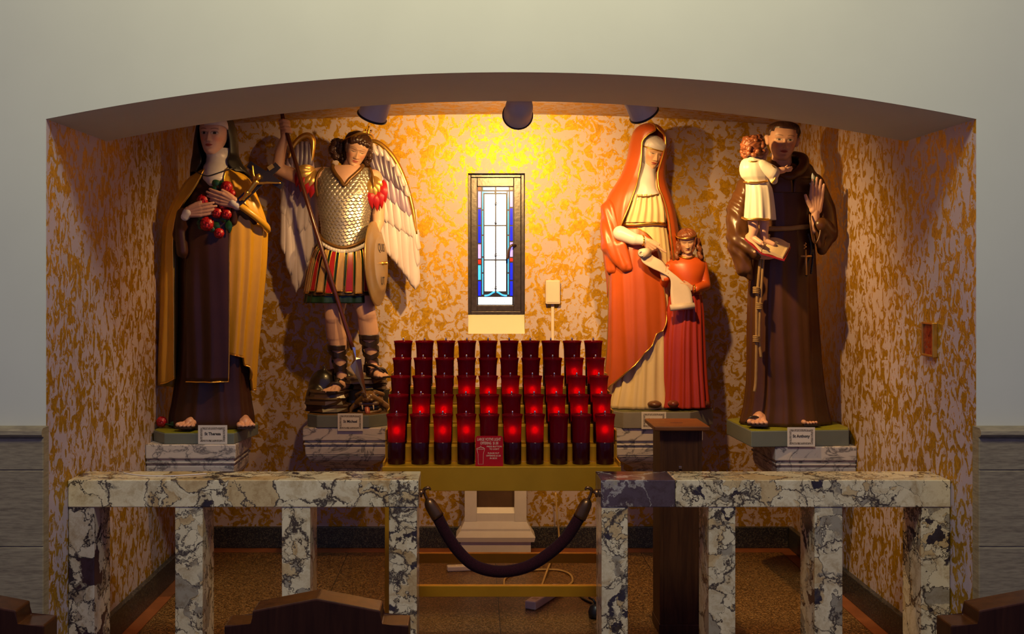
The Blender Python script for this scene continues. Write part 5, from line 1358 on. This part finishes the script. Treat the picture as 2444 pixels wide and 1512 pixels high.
wing([(862, 352, -44), (888, 336, -44), (916, 350, -44), (945, 385, -45), (970, 440, -46), (986, 500, -47), (996, 560, -48)],
     [([(884, 440), (920, 440), (958, 430), (984, 500)], [(898, 590), (935, 620), (972, 668), (992, 696)], 8, 15, -56, M_FEA, 4),
      ([(990, 500), (996, 550)], [(997, 640), (999, 600)], 2, 9, -53, M_FEA, 3),
      ([(888, 400), (925, 400), (960, 430), (978, 470)], [(905, 520), (938, 545), (968, 560), (986, 570)], 7, 13, -51, M_FEA, 4),
      ([(888, 372), (918, 372), (945, 402), (966, 440)], [(906, 460), (930, 480), (956, 500), (978, 520)], 7, 10.5, -47.5, M_FEV, 3),
      ([(880, 352), (904, 350), (930, 372), (950, 402)], [(898, 410), (918, 425), (942, 445), (964, 462)], 7, 9, -44, M_FED, 3),
      ([(878, 345), (900, 340), (925, 360), (950, 395), (970, 440)], [(888, 375), (912, 372), (936, 392), (958, 428), (976, 470)], 8, 7.5, -42.5, M_FEA, 2)], [3, 6, 7, 7, 6, 5, 2])
wing([(690, 378, -42), (698, 352, -42), (715, 331, -42), (734, 323, -42), (747, 335, -42), (746, 368, -43), (742, 392, -44)],
     [([(678, 420), (700, 400), (722, 395), (742, 400)], [(685, 600), (704, 704), (722, 660), (742, 600)], 7, 15, -56, M_FEA, -3),
      ([(672, 440), (676, 430)], [(676, 610), (690, 660)], 2, 11, -54, M_FEA, -3),
      ([(684, 385), (702, 370), (722, 370), (740, 380)], [(676, 520), (696, 560), (718, 560), (742, 540)], 6, 13, -51, M_FEA, -3),
      ([(690, 365), (704, 350), (722, 348), (738, 352)], [(682, 450), (700, 475), (718, 475), (738, 460)], 5, 11, -47, M_FEV, -2),
      ([(698, 350), (712, 340), (728, 336), (738, 342)], [(694, 395), (708, 410), (722, 410), (738, 402)], 5, 9, -43.5, M_FED, -2)], [4, 6, 7, 8, 7, 5, 3])
card(K, 806, 866, 986, 1027.5, 85.5, 'St Michael', 'white name card with a lettered saint name under the winged soldier', 0.021)
# ================================================================== STATUE: VEILED WOMAN AND GIRL
console('grey marble bracket under the veiled woman and girl statue', (1468 - VX) / SCF, (1678 - VX) / SCF, FPX / SCF, YB - 0.001, CZ - 0.8715, 0.30, wall='back')
A_ = St('woman_and_girl_statue', 'painted statue of a veiled woman in orange mantle teaching a girl in red', 'statue', 1560, 971, 402.0)
az1, az0 = CZ - 0.774, CZ - 0.871
A_.root.location.z = az1
octa_base(A_, [(0.78, 6.36), (0.86, 6.255), (1.245, 6.255), (1.412, 6.42), (1.412, 6.64), (1.32, 6.72), (0.86, 6.72), (0.78, 6.64)], az0, az1, pm('mossy base top', (.085, .085, .03), .5), pm('grey base paint', (.22, .20, .16), .45, var=.08))
M_CREAM = pm('cream dress paint', (.66, .50, .26), 0.4, var=0.06, scale=5)
M_ORANGE = pm('orange mantle paint', (.40, .070, .011), 0.36, var=0.12, scale=4)
M_ORANGE_D = pm('brick mantle paint', (.30, .058, .014), 0.36, var=0.15, scale=4)
M_GDRESS = pm('red skirt paint', (.36, .032, .014), 0.38, var=0.12, scale=4)
M_GTOP = pm('bright orange red bodice paint', (.55, .085, .012), 0.38, var=0.08, scale=4)
# cream dress
A_.loft('dress', [(970, 1440, 1616, 58, -44), (955, 1444, 1612, 56, -44), (900, 1458, 1606, 48, -42), (800, 1468, 1604, 42, -40), (700, 1472, 1602, 38, -38), (620, 1474, 1600, 36, -36), (560, 1478, 1594, 34, -34), (534, 1484, 1590, 33, -32), (500, 1480, 1592, 38, -34), (470, 1484, 1590, 38, -34), (440, 1494, 1585, 32, -30), (420, 1508, 1575, 24, -26), (405, 1525, 1562, 16, -20)],
        M_CREAM, folds(21, 20, 12, 520, 930, 8, 0.2, 0.24))
A_.tube('gold_girdle', [(1482, 533, 10), (1490, 535, 30), (1515, 536, 38), (1540, 534, 39), (1565, 533, 36), (1586, 534, 22), (1592, 535, 6)], 3.0, M_GOLD, None, 10, 40, 1.4)
# mantle over the head and shoulders
A_.drape('mantle', [(294, 1538, 1562, 6, -16, 1548, 1552), (300, 1524, 1573, 30, -38, 1554, 1557), (310, 1514, 1582, 46, -46, 1557, 1561), (317, 1510, 1586, 49, -48, 1556, 1568), (326, 1507, 1589, 49, -50, 1540, 1582), (345, 1502, 1592, 46, -50, 1526, 1584), (370, 1498, 1592, 44, -50, 1525, 1578), (395, 1491, 1589, 42, -48, 1523, 1570), (420, 1481, 1588, 42, -48, 1518, 1564), (445, 1465, 1593, 46, -48, 1512, 1565), (470, 1450, 1601, 50, -48, 1503, 1574),
          (500, 1440, 1609, 52, -48, 1492, 1584), (530, 1435, 1615, 52, -48, 1480, 1590), (560, 1434, 1619, 52, -48, 1470, 1594), (600, 1438, 1622, 48, -48, 1466, 1600), (660, 1446, 1622, 40, -48, 1466, 1606), (740, 1452, 1618, 36, -48, 1470, 1606)],
         M_ORANGE, folds(17, 12, 5, 380, 700, 6, 0.12), lambda u: np.interp(u, [0, .05, .12, .3, .7, .9, 1], [640, 655, 690, 730, 735, 720, 690]), 5, 90, 120, trim=M_GOLD, trim_r=1.8)
# mantle wrapped across the front, diagonal hem
A_.drape('mantle_wrap', [(546, 1482, 1588, 42, -36, 1486, 1520), (560, 1480, 1590, 44, -38, 1484, 1542), (578, 1474, 1591, 46, -40, 1478, 1558), (600, 1462, 1592, 47, -42, 1464, 1568), (650, 1456, 1594, 50, -44, 1457.5, 1578), (700, 1454, 1600, 52, -46, 1455.5, 1584), (745, 1452, 1602, 54, -46, 1453.5, 1590), (800, 1450, 1606, 56, -48, 1451.5, 1592), (860, 1446, 1610, 58, -48, 1447.5, 1592), (932, 1436, 1612, 62, -48, 1437.5, 1592)],
         M_ORANGE, lambda th, py: folds(29, 14, 7, 560, 900, 26, 0.2)(th, py), lambda u: np.interp(u, [0, .18, .45, .52, .6, .64, .74, .80, .9, 1], [932, 922, 880, 868, 850, 838, 822, 795, 788, 742]), 5, 80, 120, front=True, trim=M_GOLD, trim_r=1.6, hem=True)
# sleeve, arm, hand pointing at the scroll
A_.blob('mantle_sleeve', [('c', (1462, 500, 10), (1462, 585, 22), 26, 28), ('c', (1466, 590, 26), (1488, 632, 44), 26, 16), ('c', (1480, 585, 40), (1496, 638, 48), 16, 10), ('c', (1455, 560, 14), (1462, 640, 20), 20, 14)], 2.2, M_ORANGE, None, 6, lambda co: 1.3 * np.sin(co[:, 0] * .32 + co[:, 2] * .10))
A_.blob('sleeve', [('c', (1482, 556, 48), (1512, 570, 58), 18, 15), ('c', (1512, 570, 58), (1534, 573, 62), 14, 11)], 1.6, M_LINEN, None, 3)
A_.tube('gold_cuff', [(1533.5 + 2 * math.cos(a), 573 + 12 * math.sin(a), 62 + 12 * math.cos(a)) for a in np.linspace(0, 2 * math.pi, 24)], 1.8, M_GOLD, None, 8)
A_.blob('hand', A_.hand((1538, 574, 63), (0.72, 0.62, 0.1), (0.55, -0.6, 0.55), (-0.25, 0.5, -0.75), 60, 20, 2, 1.05, curls=(4, 52, 56, 58), thumb=(.8, .3, .2)), 1.1, M_SKIN, None, 2)
# head, coif, neck cloth
HA = ((1554, 363, 8), 38.5); aa = dict(yaw=24, pitch=14, roll=10)
A_.head('head', *HA, **aa, skin=(.62, .38, .22), lids=0.7, wid=0.92, brow=(.12, .06, .03))
A_.hair('coif', *HA, lambda t, z: np.where(np.abs(t) < 62, (z - 0.34), z + 0.9), 0.09, M_LINEN, **aa, wave=0.006, kth=10, kz=12)
A_.tube('gold_headband', [tuple(x) for x in A_.orient(np.array([(0.80 * math.sin(t), 0.86 * math.cos(t) - .01, 0.34) for t in np.linspace(-1.25, 1.25, 24)]), *HA, 24, 14, 10)], 1.7, M_GOLD, None, 8)
A_.loft('neck_cloth', [(375, 1526, 1570, 18, -20), (395, 1522, 1568, 26, -22), (412, 1519, 1566, 32, -24), (430, 1514, 1566, 38, -24), (450, 1508, 1570, 43, -24), (466, 1502, 1574, 46, -10), (480, 1496, 1540, 44, 0)], M_LINEN, lambda th, py: 0.6 * np.sin(0.06 * th + py * .16), 50)
A_.sheet('bodice_front', [(464, 1515, 1576, 44, 46, 38), (500, 1504, 1584, 44, 46, 36), (530, 1494, 1588, 36, 43, 28)], M_CREAM, lambda u, t: 2.0 * np.sin(34 * u) , 3, 24, 60)
A_.tube('bodice_edging', [(1522, 468, 47), (1545, 469, 48), (1572, 463, 42)], 1.9, M_TRIMB, None, 8, 16)
# shoes
for x, d in ((1562, 50),): A_.blob('shoe', [('e', (x, 964, d), (17, 9, 18))], 1.6, pm('brown shoe paint', (.12, .045, .02), .3), None, 2)
# --- the girl
gx = A_
gx.loft('girl_skirt', [(968, 1568, 1690, 72, -26), (950, 1572, 1688, 70, -26), (880, 1577, 1684, 62, -24), (800, 1581, 1682, 56, -24), (740, 1590, 1680, 52, -22), (700, 1600, 1674, 48, -18), (680, 1606, 1670, 46, -16)], M_GDRESS, folds(41, 18, 13, 690, 930, 6, 0.15, 0.24))
gx.loft('girl_bodice', [(604, 1626, 1652, 26, -2), (612, 1618, 1660, 32, -8), (620, 1600, 1680, 38, -12), (632, 1594, 1685, 44, -14), (655, 1600, 1680, 48, -14), (680, 1606, 1672, 46, -12), (702, 1606, 1674, 47, -14)], M_GTOP, None, 40, 70)
gx.tube('girl_collar', [(1622, 609, 26), (1630, 614, 36), (1642, 616, 39), (1653, 613, 34), (1658, 608, 24)], 1.7, M_GOLD, None, 8, 24)
gx.blob('girl_neck', [('c', (1640, 616, 20), (1640, 590, 24), 14, 12)], 1.4, M_SKIN, None, 2)
HG = ((1640, 575, 32), 27.5); ag = dict(yaw=-10, pitch=20, roll=-4)
gx.head('girl_head', *HG, **ag, skin=(.62, .37, .22), lids=0.8, wid=0.95, brow=(.16, .06, .03))
gx.hair('girl_hair', *HG, lambda t, z: np.where(np.abs(t) < 55, (z - 0.42 - 0.18 * np.cos(np.radians(t * 1.6))) * 1.3, z + 0.9), 0.15, M_HAIR_RED, **ag, wave=0.02, kth=18, kz=9)
rg = random.Random(3); cu = []
for sx in (-1, 1):
    for k in range(5):
        ox_ = 1640 + sx * (20 + 2.2 * k); dd = 34 - 8 * k
        pts = []
        for t in np.linspace(0, 1, 10):
            pts.append((ox_ + sx * t * (8 if sx < 0 else 9) + 2.6 * math.sin(t * 13 + k * 1.7), 572 + t * (42 + 4 * (k % 2)), dd + 2.4 * math.cos(t * 13 + k)))
        for a, b in zip(pts[:-1], pts[1:]): cu.append(('c', a, b, 4.8, 4.8))
h_ = len(cu) // 2
for c_ in (cu[:h_], cu[h_:]): gx.blob('girl_curls', c_, 1.2, M_HAIR_RED, None, 1)
gx.tube('girl_headband', [tuple(x) for x in gx.orient(np.array([(0.84 * math.sin(t), 0.92 * math.cos(t), 0.62 - 0.05 * math.cos(t)) for t in np.linspace(-1.9, 1.9, 30)]), *HG, -10, 20, -4)], 2.0, M_GOLD, None, 8)
gx.blob('girl_sleeve', [('c', (1679, 634, 14), (1686, 680, 20), 14, 13), ('c', (1686, 680, 20), (1658, 688, 54), 13, 9.5)], 1.5, M_GTOP, None, 3)
gx.blob('girl_sleeve', [('c', (1600, 636, 16), (1584, 676, 26), 13, 12), ('c', (1584, 676, 26), (1586, 664, 54), 12, 9)], 1.5, M_GTOP, None, 3)
gx.tube('girl_cuff', [(1656, 688 + 10 * math.sin(a), 55 + 10 * math.cos(a)) for a in np.linspace(0, 2 * math.pi, 20)], 1.4, M_GOLD, None, 8)
gx.blob('girl_hand', gx.hand((1652, 687, 57), (-1, -0.12, 0.22), (-.2, -1, 0.1), (-0.1, 0.3, -1), 44, 7, 5, 0.95, thumb=(.75, .5, .1)), 0.9, M_SKIN, None, 1)
gx.blob('girl_hand', gx.hand((1586, 668, 56), (-0.22, -1, 0.3), (0.9, 0.1, 0.3), (0.3, 0.1, -1), 34, 16, 3, 1.0, thumb=(.7, .5, .1)), 0.9, M_SKIN, None, 1)
# --- scroll
M_SCROLL = pm('parchment paint', (.60, .49, .40), 0.5, var=0.05)
E1 = crom([(1527, 606, 78), (1534, 626, 76), (1556, 640, 72), (1582, 652, 68), (1600, 666, 66), (1600, 700, 68), (1602, 728, 72)], 40)
E2 = crom([(1549, 600, 62), (1562, 612, 60), (1582, 624, 60), (1596, 642, 60), (1622, 664, 62), (1646, 690, 66), (1652, 724, 72)], 40)
A = np.vstack([np.vstack([E1[i] + (E2[i] - E1[i]) * t for t in np.linspace(0, 1, 8)]) for i in range(40)]); n_ = len(A)
F = grid_faces(40, 8, False); F += [tuple(i + n_ for i in f[::-1]) for f in F]
for k in range(39):
    for c in (0, 7): F.append((k * 8 + c, (k + 1) * 8 + c, (k + 1) * 8 + c + n_, k * 8 + c + n_))
scr = gx.mk('scroll', np.vstack([A, A - [0, 0, 2.0]]), F, M_SCROLL)
gx.tube('scroll_roll', [(1530, 606, 82), (1548, 602, 64)], [10.5, 10.5], M_SCROLL, scr, 20)
gx.tube('scroll_curl', [(1529 + 6.5 * (1 - t * .6) * math.cos(9 * t), 606 + 7 * (1 - t * .6) * math.sin(9 * t), 84.5) for t in np.linspace(0, 1, 30)], 1.2, M_LINEN, scr, 6)
gx.tube('scroll_roll', [(1598, 732, 75), (1654, 727, 75)], [7.5, 7.5], M_SCROLL, scr, 18)
for x, d in ((1607, 76), (1680, 40)): gx.blob('girl_shoe', [('e', (x, 963, d), (13, 9, 14))], 1.5, pm('red shoe paint', (.16, .03, .015), .3), None, 2)
card(A_, 1531, 1590, 982, 1023, 87.5, 'St Anne', 'white name card with a lettered saint name under the veiled woman', 0.021)
# ================================================================== STATUE: FRIAR AND CHILD
console('grey marble bracket under the friar statue', 1.572, XR - 0.001, FPX / 458.0, FPX / 420.0, CZ - 0.8845, 0.30, wall='right')
B = St('friar_statue', 'painted statue of a friar in brown habit holding a child on a book', 'statue', 1875, 1011, 440.0)
bz1, bz0 = CZ - 0.798, CZ - 0.884
B.root.location.z = bz1
octa_base(B, [(1.441, 5.652), (1.965, 5.70), (1.992, 5.78), (1.992, 6.14), (1.5, 6.18), (1.421, 6.118)], bz0, bz1, M_GREEN, M_GREY)
M_FRIAR = pm('brown friar habit paint', (.078, .031, .010), 0.32, var=0.18, scale=5, coat=0.05, spec=0.3)
M_CORDP = pm('tan cord paint', (.30, .19, .07), 0.45, var=0.15, scale=30)
B.loft('habit', [(1010, 1768, 1980, 62, -60), (995, 1772, 1976, 60, -58), (960, 1780, 1970, 54, -55), (900, 1785, 1963, 46, -50), (800, 1786, 1957, 42, -48), (700, 1788, 1952, 40, -46), (620, 1795, 1948, 40, -44), (560, 1806, 1942, 38, -42), (543, 1812, 1938, 37, -41), (500, 1802, 1950, 40, -42), (450, 1786, 1964, 42, -42), (425, 1800, 1956, 36, -38), (405, 1830, 1925, 26, -28), (390, 1848, 1900, 16, -18)],
       M_FRIAR, folds(51, 15, 10, 560, 1000, 14))
B.tube('cord_belt', [(1812, 540, 8), (1822, 545, 30), (1850, 546, 40), (1880, 545, 41), (1910, 542, 36), (1934, 540, 16)], 4.0, M_CORDP, None, 10, 40, 1.5)
# capuce
B.drape('capuce', [(372, 1846, 1908, 18, -34, 1851, 1903), (388, 1832, 1930, 26, -40, 1848, 1912), (402, 1820, 1942, 38, -44, 1856, 1904), (418, 1806, 1952, 46, -46, 1872, 1888), (445, 1798, 1958, 48, -46, 1878, 1881), (462, 1798, 1956, 47, -46, 1879, 1880)], M_FRIAR, lambda th, py: 2.0 * np.sin(py * .18) * (py < 430), lambda u: 462 - 10 * math.cos(4 * math.pi * u) * 0, 6, 50, 110)
B.tube('hood_roll', [(1840, 398, 16), (1850, 412, 36), (1872, 424, 46), (1896, 414, 42), (1914, 394, 26), (1918, 376, 2), (1905, 366, -22)], [6, 8, 9, 11, 12, 12, 10], M_FRIAR, None, 14, 50)
# sleeves
B.blob('sleeve', [('c', (1800, 440, 2), (1770, 500, 12), 32, 30), ('c', (1770, 500, 12), (1762, 566, 24), 30, 27), ('c', (1762, 570, 26), (1798, 600, 60), 26, 20), ('c', (1760, 580, 26), (1776, 640, 40), 24, 20), ('c', (1776, 640, 40), (1788, 664, 46), 18, 6)], 2.4, M_FRIAR, None, 6, lambda co: 1.1 * np.sin(co[:, 2] * .20 + co[:, 0] * .22 + 1.5 * np.sin(co[:, 2] * .06)) + 0.8 * np.sin(co[:, 0] * .25 - co[:, 2] * .05))
B.blob('sleeve', [('c', (1948, 438, 0), (1972, 500, 8), 28, 28), ('c', (1972, 500, 8), (1974, 556, 20), 28, 28), ('c', (1974, 556, 20), (1950, 538, 56), 27, 20), ('c', (1974, 560, 20), (1958, 596, 40), 24, 12), ('c', (1950, 540, 52), (1950, 585, 50), 17, 9)], 2.4, M_FRIAR, None, 6)
B.tube('sleeve_edge', [(1934, 512, 66), (1934, 540, 74), (1940, 572, 72), (1948, 578, 70), (1956, 560, 70), (1962, 525, 64)], 2.4, M_FRIAR, None, 8, 40)
B.blob('raised_hand', B.hand((1946, 505, 62), (0.06, -1, 0.02), (-1, -0.1, 0.1), (0.1, 0.1, 1), 80, 5, 1.5, 1.02, thumb=(.62, .6, .2)) + [('c', (1948, 545, 50), (1946, 505, 62), 11, 9)], 1.2, M_SKIN, None, 2)
B.blob('holding_hand', B.hand((1800, 604, 66), (1, 0.16, 0.15), (0.1, -0.6, 0.9), (0.0, -1, -0.3), 66, 12, 3, 1.0), 1.2, M_SKIN, None, 2)
# head
HB = ((1867, 337, 8), 47.0); ab = dict(yaw=-5, pitch=4, roll=4)
B.head('head', *HB, **ab, skin=(.60, .34, .22), lids=0.15, wid=0.98)
B.hair('tonsured_hair', *HB, lambda t, z: np.where(np.abs(t) < 48, np.minimum(z - 0.60, 0.98 - z), np.where(np.abs(t) < 68, np.minimum(z - 0.42, 0.98 - z), np.where(np.abs(t) < 100, np.minimum(z - 0.20, 0.98 - z), np.minimum(z + 0.3, 0.98 - z)))), 0.12, M_HAIR, **ab, wave=0.02, kth=34, kz=7)
B.blob('neck', [('c', (1868, 405, 0), (1866, 365, 4), 25, 22), ('e', (1868, 410, 14), (26, 14, 16))], 1.8, M_SKIN, None, 3)
for sx in (-1, 1):
    e = B.orient(np.array([(sx * 0.76, -0.02, 0.04), (sx * 0.80, -0.06, 0.16), (sx * 0.74, -0.02, -0.14)]), *HB, -5, 4, 4)
    B.blob('ear', [('c', e[1], e[0], 6, 6), ('c', e[0], e[2], 6, 4.5)], 1.2, M_SKIN, None, 2)
B.dz = 22
# --- open book
M_REDBOOK = pm('red book cover paint', (.30, .012, .010), 0.35)
M_PAGE = pm('page paint', (.60, .45, .25), 0.45, var=0.05)
sp0, sp1 = np.array((1812, 597, 92.0)), np.array((1842, 566, 52.0))
lf0, lf1 = np.array((1775, 562, 78.0)), np.array((1806, 540, 44.0))
rt0, rt1 = np.array((1862, 612, 96.0)), np.array((1888, 580, 58.0))
bk = None
def slab(name, a0, a1, b0, b1, th, mat, parent, off, bulge=0.0):
    A = []; nn = 10
    for i in range(nn):
        t = i / (nn - 1)
        for p_, q_ in ((a0, b0), (a1, b1)):
            A.append(p_ + (q_ - p_) * t + np.array([0, off - bulge * math.sin(math.pi * min(1, t * 1.15)) , 0]))
    m_ = len(A); A = A + [x + np.array([0, th, 0]) for x in A]
    F = grid_faces(nn, 2, False); F += [tuple(i + m_ for i in f[::-1]) for f in F]
    for k in range(nn - 1):
        for c in (0, 1): F.append((k * 2 + c, (k + 1) * 2 + c, (k + 1) * 2 + c + m_, k * 2 + c + m_))
    for k in (0, nn - 1): F.append((k * 2, k * 2 + 1, k * 2 + 1 + m_, k * 2 + m_))
    return B.mk(name, np.array(A), F, mat, parent, False)
bk = slab('book', sp0, sp1, lf0, lf1, 3, M_REDBOOK, None, 7)
slab('cover', sp0, sp1, rt0, rt1, 3, M_REDBOOK, bk, 7)
slab('pages', sp0 + [-1, 0, -2], sp1 + [-1, 0, 2], lf0 + [3, 0, -2], lf1 + [3, 0, 2], 7, M_PAGE, bk, 0, 4)
slab('pages', sp0 + [1, 0, -2], sp1 + [1, 0, 2], rt0 + [-3, 0, -2], rt1 + [-3, 0, 2], 7, M_PAGE, bk, 0, 4)
B.dz = 38
# --- child standing on the book
M_GOWN = pm('white gown paint', (.64, .58, .48), 0.38, var=0.05)
B.loft('child_gown', [(378, 1781, 1812, 64, 40), (388, 1771, 1828, 72, 34), (405, 1767, 1838, 78, 30), (422, 1771, 1838, 76, 32), (434, 1781, 1836, 72, 36), (450, 1782, 1842, 76, 32), (490, 1780, 1847, 82, 28), (522, 1778, 1849, 86, 26)], M_GOWN, folds(61, 12, 5, 430, 520, 6, 0.2))
B.tube('child_belt', [(1779, 433, 54), (1785, 435, 70), (1805, 436, 76), (1825, 433, 72), (1838, 430, 56)], 2.2, M_GOLD, None, 8, 30)
B.tube('child_hem', [(1776, 518, 56), (1784, 524, 78), (1805, 523, 88), (1828, 524, 82), (1849, 516, 60), (1850, 514, 50)], 3.0, M_GOLD, None, 8, 40)
B.tube('child_collar', [(1781, 383, 56), (1789, 386, 70), (1802, 386, 72), (1812, 381, 60)], 2.0, M_GOLD, None, 8, 20)
B.blob('child_sleeve', [('c', (1818, 398, 62), (1842, 412, 66), 17, 17), ('c', (1842, 412, 66), (1846, 430, 66), 14, 9)], 1.6, M_GOWN, None, 3)
B.tube('child_sleeve_edge', [(1842, 396, 76), (1849, 404, 78), (1850, 424, 76), (1842, 436, 74)], 2.2, M_GOLD, None, 8, 20)
B.blob('child_body', [('c', (1846, 412, 66), (1868, 408, 62), 9, 7.5)] + B.hand((1868, 408, 62), (1, -0.12, -0.1), (0, -1, 0.2), (0, 0.2, -1), 26, 12, 4, 1.1)
       + [('c', (1800, 400, 54), (1812, 394, 50), 9, 8.5), ('c', (1812, 394, 50), (1828, 376, 44), 8.5, 7), ('c', (1800, 400, 54), (1812, 500, 54), 14, 14), ('c', (1800, 405, 56), (1846, 412, 66), 10, 9)] + B.hand((1828, 376, 44), (0.5, -0.8, 0), (-0.8, -0.5, 0.2), (0.3, 0, -1), 24, 12, 4, 1.1)
       + [('c', (1798, 500, 56), (1801, 545, 60), 14, 11), ('c', (1801, 545, 60), (1797, 562, 58), 11, 9), ('c', (1797, 562, 58), (1814, 576, 76), 8, 6), ('c', (1828, 500, 52), (1826, 548, 54), 13, 10), ('c', (1826, 548, 54), (1828, 568, 52), 10, 8), ('c', (1828, 568, 52), (1846, 578, 60), 7.5, 5.5), ('c', (1797, 395, 52), (1798, 372, 50), 11, 11)]
       + [('c', (1814 + 2 * k, 576, 76 - 4 * k), (1817 + 2 * k, 580, 82 - 4 * k), 2.6, 2.2) for k in range(4)], 1.2, M_SKIN, None, 2)
HCc = ((1799, 354, 50), 28.0); ac = dict(yaw=112, pitch=-6, roll=0)
B.head('child_head', *HCc, **ac, skin=(.60, .35, .22), lids=0.2, wid=1.02, child=1.0, nr=70, nc=80)
rg = random.Random(5); cu = []
for i in range(70):
    t = rg.uniform(-180, 180); z = rg.uniform(-0.65, 1.0)
    if abs(t) < 65 and z < 0.55: continue
    rr = math.sqrt(max(0.0, 1 - (z * 0.82) ** 2))
    q = B.orient(np.array([(0.88 * rr * math.sin(R(t)), 0.98 * rr * math.cos(R(t)), z * 0.98)]), *HCc, 112, -6, 0)[0]
    cu.append(('e', tuple(q), (6.2, 5.4, 6.2)))
B.hair('child_hair', *HCc, lambda t, z: np.where(np.abs(t) < 60, z - 0.55, z + 0.65), 0.12, M_HAIR_RED, **ac, wave=0.02, kth=12, kz=9, wid=1.02, child=1.0)
B.blob('child_curls', cu, 1.3, M_HAIR_RED, None, 1)
B.dz = 0
# --- hanging cord with knots, rosary, cross
B.tube('hanging_cord', [(1822, 560, 44), (1812, 640, 54), (1806, 720, 54), (1805, 820, 54), (1803, 900, 56), (1799, 930, 58)], 3.6, M_CORDP, None, 10, 50)
B.tube('hanging_cord', [(1826, 560, 44), (1819, 640, 54), (1814, 720, 54), (1811, 800, 54), (1815, 850, 56)], 3.4, M_CORDP, None, 10, 50)
for x, y in ((1805, 692), (1812, 730), (1805, 808)):
    for k in range(4): B.tube('cord_knot', [(x + 6.5 * math.cos(a), y - 6 + 4 * k + 0.6 * math.sin(a * 2), 54 + 6.5 * math.sin(a)) for a in np.linspace(0, 2 * math.pi, 20)], 2.2, M_CORDP, None, 6)
B.blob('rosary_beads', [('e', (1930 + 6 * math.sin(t * 5), 560 + 95 * t, 44 + 4 * t), (3.4, 3.4, 3.4)) for t in np.linspace(0, 1, 20)] + [('e', (1938 + 3 * math.sin(t * 4), 580 + 70 * t, 42 + 4 * t), (3.2, 3.2, 3.2)) for t in np.linspace(0, 1, 15)], 1.1, M_BLACK, None, 1)
rc_ = B.tube('rosary_cross', [(1923, 596, 56), (1924, 655, 58)], [2.6, 2.6], M_GOLDP, None, 8)
B.tube('cross_arm', [(1911, 611, 57), (1937, 611, 57)], [2.4, 2.4], M_GOLDP, rc_, 8)
B.tube('cross_loop', [(1922 + 2.5 * math.sin(t * 12), 580 + 14 * t, 56) for t in np.linspace(0, 1, 16)], 1.4, M_GOLDP, rc_, 6)
# --- lily
M_LILY = pm('white lily paint', (.45, .50, .52), 0.4)
lst = B.tube('lily_stem', [(1940, 560, 40), (1942, 500, 46), (1940, 455, 44), (1940, 415, 42)], 1.8, M_LEAF, None, 8, 24)
for a, b, m_ in (((1942, 438, 46), (1938, 414, 48), M_LILY), ((1942, 440, 46), (1948, 420, 50), M_LEAF), ((1942, 446, 46), (1930, 438, 52), M_LILY), ((1940, 450, 46), (1932, 454, 52), M_LILY), ((1942, 446, 46), (1946, 434, 54), M_LILY), ((1940, 452, 46), (1938, 468, 50), M_LEAF)):
    leaf(B, a, b, 4.5, m_, lst, 3, 'petal')
# --- feet
for heel, toe, r_ in (((1822, 1009, 20), (1799, 1009, 86), 20), ((1922, 1009, 10), (1928, 1009, 66), 17)):
    B.blob('foot', B.foot(heel, toe, r_ * .75, 1.4), 1.4, M_TOE, None, 2)
    B.sole((heel[0], 1011, heel[2]), (toe[0], 1011, toe[2]), r_ + 1)
    B.tube('sandal_strap', [(toe[0] - 19, 1008, toe[2] * .74), (toe[0] - 9, 995, toe[2] * .78), (toe[0] + 8, 995, toe[2] * .76), (toe[0] + 20, 1008, toe[2] * .70)], 4, M_LEATHER, None, 8, 20, 0.7)
card(B, 1879, 1945, 1019, 1065, 107.5, 'St Anthony', 'white name card with a lettered saint name under the friar', 0.021)
